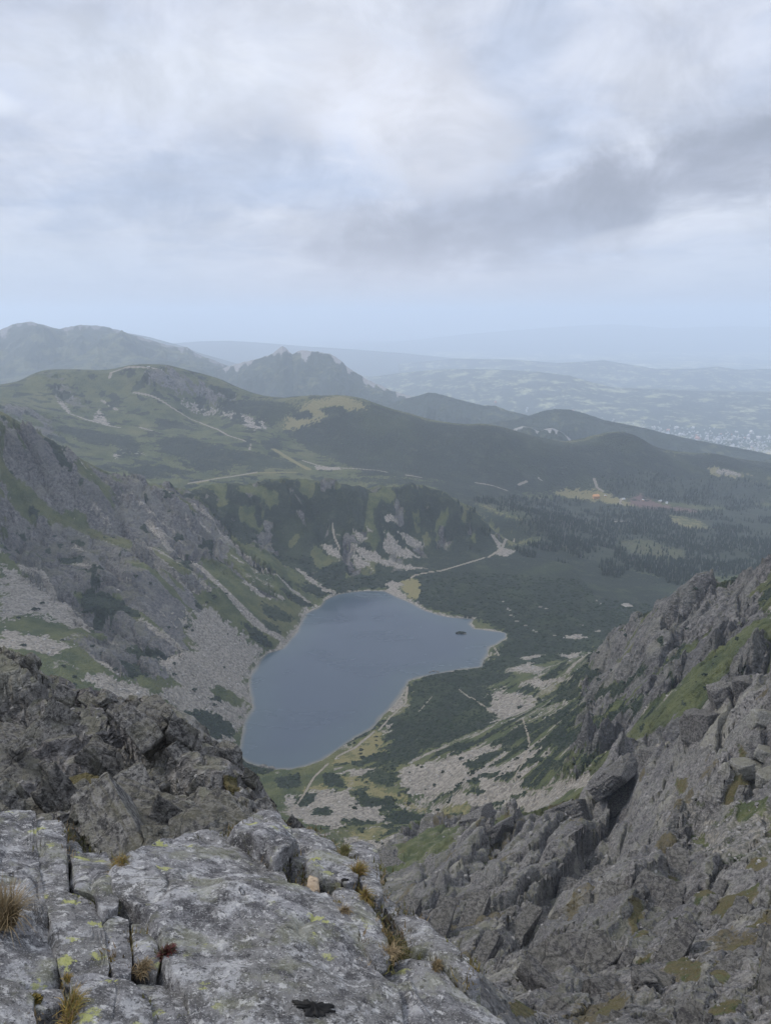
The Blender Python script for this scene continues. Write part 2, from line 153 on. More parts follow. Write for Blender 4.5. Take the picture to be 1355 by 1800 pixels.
SURVEY = [(-208.5,914.6,0.5),(-214.2,993.4,0.5),(-209.3,1045.9,0.5),(-231.5,1134.8,0.5),(-226.7,1210.3,0.5),(-191.3,1258.0,0.5),(-172.5,1332.3,0.5),(-165.8,1422.0,0.5),(-132.4,1497.4,0.5),(-71.8,1550.0,0.5),(-0.6,1551.8,0.5),(53.2,1484.3,0.5),(127.6,1407.1,0.5),(169.0,1370.6,0.5),(216.2,1335.3,0.5),(230.0,1302.8,0.5),(192.0,1262.8,0.5),(175.3,1206.9,0.5),(127.2,1172.0,0.5),(63.6,1147.0,0.5),(34.2,1113.8,0.5),(12.6,1052.0,0.5),(-19.4,982.3,0.5),(-66.4,930.1,0.5),(-107.2,889.0,0.5),(-148.9,880.4,0.5),(-192.5,898.9,0.5),(-159.4,1045.9,-6),(-81.2,1247.7,-6),(-32.0,1404.7,-6),(24.4,1296.4,-6),(-98.5,965.2,-6),(130.5,1271.7,-6),(-128.5,935.9,-6),(-71.6,1081.5,-6),(-939.3,1150.0,592.7),(-1046.8,1281.7,472.7),(-899.9,1215.0,557.0),(-1001.0,1351.6,437.0),(-849.0,1280.0,517.0),(-943.0,1421.7,397.0),(-794.4,1340.0,468.9),(-881.0,1486.2,348.9),(-729.5,1400.0,416.1),(-808.1,1550.8,296.1),(-709.4,1420.0,396.0),(-785.4,1572.1,276.0),(-688.3,1440.0,375.2),(-761.6,1593.4,255.2),(-671.3,1460.0,357.8),(-742.3,1614.5,237.8),(-653.4,1480.0,340.0),(-722.1,1635.5,220.0),(-637.1,1505.0,317.8),(-703.4,1661.6,197.8),(-619.7,1530.0,294.9),(-683.6,1687.6,174.9),(-599.9,1560.0,272.1),(-661.0,1718.7,152.1),(-578.8,1590.0,248.5),(-636.9,1749.7,128.5),(-555.2,1620.0,235.4),(-610.3,1780.8,115.4),(-530.3,1650.0,221.9),(-582.3,1811.8,101.9),(-502.3,1685.0,205.7),(-550.8,1847.9,85.7),(-472.5,1720.0,189.2),(-517.6,1883.9,69.2),(-450.1,1740.0,190.7),(-492.7,1904.6,70.7),(-427.1,1760.0,192.5),(-467.2,1925.2,72.5),(-396.5,1780.0,192.9),(-433.5,1945.9,72.9),(-365.2,1800.0,193.4),(-399.0,1966.6,73.4),(-332.3,1815.0,193.7),(-363.0,1982.2,73.7),(-298.9,1830.0,194.0),(-326.3,1997.8,74.0),(-237.4,1855.0,184.0),(-259.0,2023.6,64.0),(-174.1,1880.0,173.8),(-189.8,2049.3,53.8),(-116.2,1900.0,162.3),(-126.5,2069.7,42.3),(-56.9,1920.0,150.7),(-61.9,2089.9,30.7),(-11.5,1940.0,150.0),(-12.5,2110.0,30.0),(34.8,1960.0,149.3),(37.8,2130.0,29.3),(66.2,1975.0,147.5),(71.9,2144.9,27.5),(98.1,1990.0,145.6),(106.4,2159.8,25.6),(129.7,1990.0,131.9),(140.7,2159.6,11.9),(161.4,1990.0,118.2),(175.1,2159.4,-1.8),(200.3,1980.0,97.2),(217.5,2149.1,-22.8),(239.1,1970.0,76.3),(259.6,2138.8,-43.7),(262.1,1960.0,56.3),(284.6,2128.5,-63.7),(284.9,1950.0,36.4),(309.5,2118.2,-83.6),(297.3,1925.0,27.5),(323.2,2093.0,-92.5),(309.3,1900,19.0),(315.0,1884.2,8),(328.4,1826.3,3),(244.5,1748.8,6),(140.7,1687.8,5),(55.9,1611.7,4),(16.2,1580.0,2),(-51.9,1720,66.8),(-163.8,1740,89.8),(-279.4,1680,107.4),(-153.8,1610,32.4),(-50.0,1640,21.9),(60.9,1780,48.2),(151.0,1830,32.7),(-346.9,1560,142.6),(-412.2,1480,166.0),(-488.9,1430,192.6),(-579.8,1380,229.7),(-658.5,1350,281.9),(-707.4,1330,318.8),(-273.2,1480,91.0),(-335.6,1390,121.9),(-394.8,1290,161.8),(-479.5,1240,184.1),(-574.0,1230,197.9),(-655.6,1200,217.9),(-204.7,1400,33.3),(-258.2,1320,65.7),(-291.3,1230,102.1),(-314.3,1150,144.6),(-366.7,1120,146.7),(-446.6,1090,158.8),(-525.5,1070,176.3),(-579.1,1040,188.2),(-239.8,1210,45.4),(-278.0,1120,86.6),(-326.5,1030,99.7),(-380.9,950,138.6),(-431.6,890,167.7),(-483.6,850,187.2),(-246.5,1010,62.6),(-276.2,930,78.9),(-311.9,850,107.5),(-223.5,930,25.2),(-237.0,830,62.5),(-270.2,720,112.3),(-345.9,690,166.8),(-386.4,660,198.5),(-560.0,760,230.9),(-749.3,1050,229.9),(-913.9,1250,315.6),(-446.3,520,247.8),(-185.3,848.7,8),(-145.1,830.9,12),(-101.9,774.7,20),(-48.8,701.8,60),(-82.8,793.9,22),(-18.6,762.3,45),(-59.1,868.0,12),(18.2,933.3,14),(60.3,836.6,50),(-30.0,917.3,6),(37.3,1021.7,8),(109.1,1042.2,16),(77.0,1097.1,6),(174.8,1130.7,9),(209.6,1114.2,28),(182.6,960.1,62),(134.2,902.0,60),(74.1,682.6,110),(121.3,719.2,120),(228.5,1223.0,6),(278.0,1266.5,8),(165.8,760,137.7),(163.5,580,218.7),(204.7,640,229.2),(137.3,480,253.0),(121.4,560,174.9),(94.1,610,137.0),(51.0,690,69.1),(13.4,660,78.3),(-33.4,640,73.7),(-74.8,650,79.3),(-122.1,690,69.1),(201.9,500,319.8),(226.0,470,371.7),(269.0,480,397.2),(184.3,400,354.7),(206.6,390,388.8),(235.6,620,298.9),(261.0,600,330.4),(222.4,620,270.1),(246.3,760,202.8),(246.4,900,121.2),(271.4,1000,105.1),(283.7,560,363.4),(353.6,420.0,511.2),(424.5,504.1,436.2),(360.7,480.0,479.1),(426.8,567.9,404.1),(355.9,540.0,441.7),(416.5,631.8,366.7),(348.1,575.0,415.0),(405.0,669.1,340.0),(335.9,610.0,386.0),(389.0,706.4,311.0),(329.6,622.5,376.3),(381.1,719.7,301.3),(322.7,635.0,366.3),(372.5,733.1,291.3),(313.6,647.5,358.3),(361.5,746.5,283.3),(303.8,660.0,350.2),(349.8,759.9,275.2),(297.0,680.0,336.7),(341.0,780.8,261.7),(289.1,700.0,322.8),(331.1,801.7,247.8),(292.2,735.0,300.9),(332.9,837.2,225.9),(294.3,770.0,278.1),(333.5,872.8,203.1),(295.0,787.5,264.8),(333.6,890.5,189.8),(295.4,805.0,251.3),(333.3,908.3,176.3),(294.0,827.5,234.1),(330.8,931.2,159.1),(292.0,850.0,216.5),(327.8,954.0,141.5),(295.2,900.0,181.8),(329.5,1004.5,106.8),(296.7,950.0,145.5),(329.4,1055.0,70.5),(288.9,990.0,119.2),(319.7,1095.6,44.2),(279.4,1030,92.2),(158.3,190.0,531.4),(187.1,224.6,489.4),(153.7,202.5,518.9),(180.9,238.3,476.9),(146.9,215.0,505.3),(172.3,252.2,463.3),(142.9,227.5,492.4),(166.8,265.6,450.4),(137.2,240.0,478.6),(159.5,279.1,436.6),(137.6,246.0,474.6),(159.6,285.3,432.6),(137.9,252.0,470.6),(159.5,291.5,428.6),(137.0,257.0,466.9),(158.2,296.7,424.9),(135.9,262.0,463.1),(156.7,301.9,421.1),(137.0,268.5,455.3),(157.5,308.6,413.3),(137.9,275.0,447.2),(158.1,315.2,405.2),(138.4,280.5,438.4),(158.3,320.9,396.4),(138.7,286.0,429.3),(158.3,326.5,387.3),(137.5,293.0,420.6),(156.6,333.7,378.6),(136.1,300.0,411.6),(154.7,341.0,369.6),(134.4,310.0,400.0),(152.3,351.3,358.0),(132.3,320.0,388.0),(149.5,361.6,346.0),(129.3,329.0,377.1),(145.7,370.9,335.1),(125.8,338.0,365.9),(141.5,380.2,323.9),(122.3,344.0,357.8),(137.4,386.4,315.8),(118.6,350.0,349.5),(133.0,392.6,307.5),(112.3,354.0,343.5),(125.9,396.9,301.5),(105.8,358.0,337.5),(118.6,401.2,295.5),(99.0,361.5,332.2),(110.9,404.9,290.2),(92.0,365.0,326.7),(103.0,408.6,284.7),(83.2,368.5,321.1),(93.1,412.4,279.1),(74.1,372.0,315.3),(82.9,416.1,273.3),(66.2,373.5,311.8),(74.0,417.8,269.8),(58.1,375.0,308.3),(65.0,419.5,266.3),(49.9,376.5,306.4),(55.8,421.1,264.4),(41.6,378.0,304.4),(46.5,422.7,262.4),(31.6,380.0,304.8),(35.3,424.8,262.8),(21.4,382.0,305.3),(23.9,426.9,263.3),(14.2,371.0,306.3),(15.9,416.0,264.3),(7.3,360.0,307.8),(8.2,405.0,265.8),(0.8,350.0,310.3),(0.9,395.0,268.3),(-5.4,340.0,313.1),(-6.1,385.0,271.1),(-11.0,320.0,321.3),(-12.5,365.0,279.3),(-15.9,300,330.5),(13.1,60,529.2),(33.1,50,541.0),(54.1,85,516.0),(80.1,130,491.7),(106.6,180,481.7),(103.2,195,467.9),(95.6,205,446.5),(102.8,285,380.7),(73.3,250,391.7),(76.0,320,340.3),(36.6,230,393.4),(22.0,290,345.8),(6.0,290,339.5),(13.2,170,431.9),(29.3,140,461.6),(45.0,150,458.5),(33.4,110,490.0),(36.7,85,510.0),(62.6,130,483.2),(20.3,95,497.2),(22.7,55,535.1),(12.9,110,481.0),(4.8,60,529.2),(-3.1,120,473.0),(-14.6,200,402.3),(39.3,72,523.8),(82.2,110,508.4),(120.1,150,505.8),(37.9,42,550.4),(48.0,108,493.2),(64.3,165,451.8),(81.1,185,445.9),(-34.5,45.0,581.0),(-37.6,49.0,574.5),(-31.9,44.5,580.4),(-34.8,48.6,573.9),(-29.3,44.0,579.8),(-32.0,48.2,573.3),(-26.5,43.0,579.9),(-29.1,47.3,573.4),(-23.9,42.0,579.9),(-26.3,46.3,573.4),(-23.0,42.0,579.8),(-25.4,46.4,573.3),(-22.1,42.0,579.6),(-24.5,46.4,573.1),(-20.6,41.0,579.5),(-22.9,45.5,573.0),(-19.2,40.0,579.5),(-21.4,44.5,573.0),(-18.6,39.8,579.3),(-20.7,44.3,572.8),(-18.0,39.5,579.2),(-20.1,44.0,572.7),(-17.4,39.2,578.9),(-19.5,43.8,572.4),(-16.9,39.0,578.7),(-18.8,43.6,572.2),(-16.2,38.8,579.0),(-18.2,43.4,572.5),(-15.6,38.5,579.2),(-17.5,43.1,572.7),(-14.8,37.8,579.0),(-16.7,42.4,572.5),(-14.0,37.0,578.7),(-15.8,41.7,572.2),(-13.2,36.5,578.8),(-14.9,41.2,572.3),(-12.5,36.0,578.9),(-14.1,40.7,572.4),(-11.9,35.5,578.9),(-13.4,40.2,572.4),(-11.3,35.0,578.9),(-12.8,39.8,572.4),(-10.5,34.2,578.9),(-12.0,39.0,572.4),(-9.8,33.5,579.0),(-11.2,38.3,572.5),(-8.9,32.5,578.9),(-10.2,37.3,572.4),(-7.9,31.5,578.8),(-9.2,36.3,572.3),(-7.0,30.8,578.8),(-8.2,35.6,572.3),(-6.2,30.0,578.7),(-7.2,34.9,572.2),(-5.9,29.8,578.6),(-6.8,34.7,572.1),(-5.6,29.5,578.5),(-6.5,34.4,572.0),(-5.3,29.2,578.1),(-6.2,34.2,571.6),(-5.1,29.0,577.7),(-6.0,33.9,571.2),(-4.6,28.5,577.5),(-5.3,33.4,571.0),(-4.0,28.0,577.4),(-4.7,33.0,570.9),(-3.4,27.6,577.4),(-4.1,32.6,570.9),(-2.9,27.2,577.3),(-3.4,32.2,570.8),(-2.4,26.9,577.2),(-2.8,31.8,570.7),(-1.9,26.5,577.1),(-20.6,35,578.0),(-15.2,25,580.8),(-14.8,30,578.8),(-10.5,22,582.1),(-11.6,31,579.0),(-8.8,26,580.3),(-8.0,21,582.5),(-5.3,21,583.0),(-6.4,26,580.5),(-2.3,21,582.1),(-3.8,24,580.8),(-18.7,24,582.5),(-25.6,34,580.3),(-0.6,23,579.3),(0.4,19,581.2),(1.3,17,582.0),(-5.8,6.9,590.0),(-9.0,10.7,585.5),(-3.9,8.1,590.0),(-6.1,12.6,585.5),(-1.8,8.8,590.0),(-2.8,13.7,585.5),(0.0,9.0,588.0),(0.0,14.0,582.5),(1.8,8.8,588.0),(2.8,13.7,582.5),(3.9,8.1,588.0),(6.1,12.6,578.5),(5.8,6.9,588.0),(9.0,10.7,578.5),(-39.5,57.8,535.0),(-101.6,148.6,430.0),(-197.6,288.9,270.0),(-27.3,64.5,535.0),(-70.1,165.8,430.0),(-136.3,322.4,270.0),(-13.9,68.6,535.0),(-35.8,176.4,430.0),(-69.5,343.0,270.0),(-5.6,69.8,535.0),(-14.4,179.4,430.0),(-28.0,348.9,270.0),(0,70,520),(5,110,480),(-20,250,360),(-20,420,220),(306.4,1353.5,4),(346.3,1287.2,10),(411.0,1290.8,20),(295.1,1477.4,2),(409.7,1545.6,-12),(537.3,1544.1,-25),(638.5,1647.7,-38),(225.0,1500.1,6),(126.0,1495.1,8),(186.3,1600.9,8),(301.3,1661.4,0),(468.7,1787.1,-30),(631.6,1838.2,-48),(795.5,1872.2,-60),(959.3,1894.9,-68),(1202.9,1914.8,-75),(440.0,2006.6,-22),(647.9,2161.4,-70),(843.9,2219.5,-88),(1047.8,2274.3,-105),(1257.6,2306.6,-115),(1558.8,2355.0,-130),(387.3,2176.3,-20),(646.7,2512.8,-95),(856.1,2536.2,-112),(1085.5,2600.4,-130),(1347.2,2711.6,-150),(1716.4,2783.9,-170),(855.4,2921.5,-124),(1008.2,2871.4,-128),(1184.7,2852.8,-142),(699.9,2924.3,-108),(479.9,2726.0,-60),(335.1,2607.8,-25),(167.5,2575.0,10),(1451.3,3036.9,-165),(1664.0,3096.5,-180),(2046.0,3136.2,-190),(159.3,2440,5.3),(-35.3,2560,34.1),(-244.7,2650,29.1),(-391.7,2520,42.9),(-545.2,2500,61.4),(-739.7,2500,87.4),(-914.7,2450,121.1),(-1081.5,2400,149.9),(-1213.5,2300,186.9),(-1494.3,2200,256.5),(49.0,2780,45.6),(-269.9,2950,70.1),(-517.9,2800,97.0),(-847.4,2900,147.3),(-1069.8,2900,169.8),(-1266.4,2850,221.3),(-1401.9,2700,282.6),(-625.4,3150,157.1),(-938.4,3250,242.7),(-1184.6,3250,267.4),(-1388.6,3150,277.6),(-1577.4,3050,287.8),(-388.6,3200,150.1),(-88.5,3050,123.8),(188.0,2920,52.4),(470.3,2970,19.5),(772.2,3050,-44.8),(1094.3,3150,-66.0),(1463.8,3250,-113.2),(1758.9,3300,-124.2),(-829.9,3300,186.8),(-1946.4,2900,281.2),(-2429.9,3250.0,242.7),(-2699.3,3610.4,82.7),(-2067.9,3275.0,269.8),(-2308.2,3655.5,109.8),(-1702.0,3300.0,297.2),(-1908.2,3699.9,137.2),(-1657.9,3315.0,305.8),(-1859.2,3717.5,145.8),(-1613.5,3330.0,314.4),(-1809.7,3735.0,154.4),(-1588.1,3335.0,334.0),(-1781.5,3741.3,174.0),(-1562.6,3340.0,353.6),(-1753.3,3747.6,193.6),(-1513.8,3345.0,357.0),(-1699.4,3755.0,197.0),(-1464.9,3350.0,360.3),(-1645.2,3762.3,200.3),(-1403.7,3355.0,358.7),(-1577.4,3770.1,198.7),(-1342.3,3360.0,357.1),(-1509.3,3777.9,197.1),(-1298.0,3375.0,348.5),(-1459.5,3795.0,188.5),(-1253.1,3390.0,339.8),(-1409.1,3812.1,179.8),(-1211.9,3405.0,355.1),(-1362.8,3828.9,195.1),(-1170.4,3420.0,370.6),(-1316.2,3845.8,210.6),(-1121.8,3430.0,372.5),(-1261.6,3857.7,212.5),(-1072.8,3440.0,374.4),(-1206.8,3869.6,214.4),(-1027.7,3440.0,369.3),(-1156.5,3871.2,209.3),(-982.5,3440.0,364.2),(-1106.1,3872.7,204.2),(-930.7,3435.0,342.7),(-1048.4,3869.3,182.7),(-878.8,3430.0,321.3),(-990.5,3865.9,161.3),(-826.6,3425.0,305.0),(-932.2,3862.4,145.0),(-774.4,3420.0,288.7),(-873.8,3858.9,128.7),(-708.6,3410.0,265.2),(-800.1,3850.6,105.2),(-642.9,3400.0,241.7),(-726.5,3842.2,81.7),(-589.6,3390.0,233.7),(-666.7,3833.3,73.7),(-536.5,3380.0,225.8),(-607.1,3824.4,65.8),(-482.8,3365.0,224.9),(-546.7,3810.4,64.9),(-429.4,3350.0,224.1),(-486.7,3796.3,64.1),(-363.7,3335.0,227.0),(-412.5,3782.3,67.0),(-298.5,3320.0,230.0),(-338.8,3768.2,70.0),(-247.2,3315.0,234.3),(-280.7,3763.8,74.3),(-196.2,3310.0,238.6),(-222.8,3759.2,78.6),(-151.9,3310.0,234.8),(-172.5,3759.5,74.8),(-107.6,3310.0,231.1),(-122.3,3759.8,71.1),(-75.9,3305.0,219.0),(-86.3,3754.9,59.0),(-44.3,3300.0,207.0),(-50.3,3750.0,47.0),(6.3,3295.0,195.0),(7.2,3745.0,35.0),(56.9,3290.0,183.0),(64.6,3739.9,23.0),(132.5,3280.0,164.1),(150.7,3729.6,4.1),(207.9,3270.0,145.3),(236.5,3719.1,-14.7),(282.9,3260.0,134.1),(321.8,3708.3,-25.9),(357.6,3250.0,122.9),(406.9,3697.3,-37.1),(395.2,3250.0,126.7),(449.5,3696.7,-33.3),(432.7,3250.0,130.5),(492.0,3696.1,-29.5),(471.2,3255.0,123.4),(535.7,3700.4,-36.6),(510.0,3260.0,116.4),(579.5,3704.6,-43.6),(590.2,3280.0,90.5),(669.9,3722.9,-69.5),(671.6,3300.0,64.2),(761.4,3741.0,-95.8),(758.2,3340.0,44.6),(857.8,3778.8,-115.4),(846.8,3380.0,24.8),(956.2,3816.5,-135.2),(892.1,3405.0,31.2),(1006.1,3840.3,-128.8),(937.8,3430.0,37.7),(1056.5,3864.1,-122.3),(979.6,3440.0,49.5),(1102.8,3872.8,-110.5),(1021.5,3450.0,61.4),(1149.2,3881.5,-98.6),(1062.8,3455.0,64.6),(1195.1,3885.1,-95.4),(1104.1,3460.0,67.9),(1240.9,3888.7,-92.1),(1139.8,3465.0,60.4),(1280.4,3892.5,-99.6),(1175.6,3470.0,52.9),(1320.0,3896.2,-107.1),(1211.1,3470.0,31.2),(1359.4,3894.9,-128.8),(1246.8,3470.0,9.4),(1399.0,3893.5,-150.6),(1277.1,3475.0,-7.8),(1432.4,3897.4,-167.8),(1307.6,3480.0,-25.1),(1465.9,3901.2,-185.1),(1366.7,3490.0,-36.5),(1530.8,3909.0,-196.5),(1426.2,3500.0,-48.0),(1596.0,3916.7,-208.0),(1473.9,3500.0,-48.0),(1648.6,3914.7,-208.0),(1521.7,3500.0,-48.0),(1701.1,3912.7,-208.0),(1555.8,3500.0,-48.0),(1738.6,3911.2,-208.0),(1589.9,3500.0,-48.0),(1776.1,3909.7,-208.0),(1650.7,3510.0,-62.4),(1842.2,3917.2,-222.4),(1711.9,3520.0,-76.8),(1908.8,3924.7,-236.8),(1791.2,3525.0,-86.2),(1995.1,3926.2,-246.2),(1870.8,3530.0,-95.6),(2081.5,3927.6,-255.6),(2082.7,3545.0,-118.3),(2310.7,3933.0,-278.3),(2297.0,3560.0,-141.3),(2540.9,3938.1,-301.3),(2591.8,3580.0,-151.2),(2855.7,3944.5,-311.2),(2889.9,3600.0,-161.1),(3171.6,3950.9,-321.1),(3264.1,3625.0,-159.1),(3565.2,3959.4,-319.1),(3642.8,3650,-157.1),(1525.5,1929.0,-80),(1917.7,1929.0,-80),(2301.3,2820.1,-180),(2882.4,2838.2,-185),(2575.7,3175.9,-200),(3225.5,3195.7,-205),(2491.5,3250,-139.4),(3180.2,3300,-150.8)]
LAKE = [(-208.6,915.4),(-209.2,940.9),(-214.4,994.2),(-213.7,1015.3),(-209.5,1046.8),(-222.2,1093.0),(-231.7,1135.7),(-229.3,1183.7),(-226.8,1211.3),(-216.1,1241.0),(-191.5,1259.1),(-183.9,1291.1),(-172.6,1333.4),(-170.6,1385.1),(-166.0,1423.2),(-139.4,1463.2),(-132.6,1498.6),(-107.8,1535.7),(-71.9,1551.3),(-33.8,1556.6),(-0.6,1553.1),(21.9,1522.0),(53.2,1485.6),(86.9,1438.3),(127.7,1408.3),(182.4,1398.1),(169.1,1371.8),(176.7,1348.8),(216.4,1336.4),(236.3,1328.6),(230.2,1303.8),(212.7,1281.1),(192.1,1263.9),(186.5,1233.0),(175.4,1207.9),(170.3,1183.7),(127.4,1173.0),(89.8,1159.3),(63.7,1147.9),(41.9,1136.5),(34.2,1114.8),(26.4,1087.3),(12.6,1052.9),(-4.0,1022.0),(-19.5,983.1),(-46.9,957.1),(-66.4,930.9),(-88.1,902.3),(-107.3,889.7),(-129.2,881.2),(-149.0,881.2),(-173.3,887.5),(-192.7,899.7)]
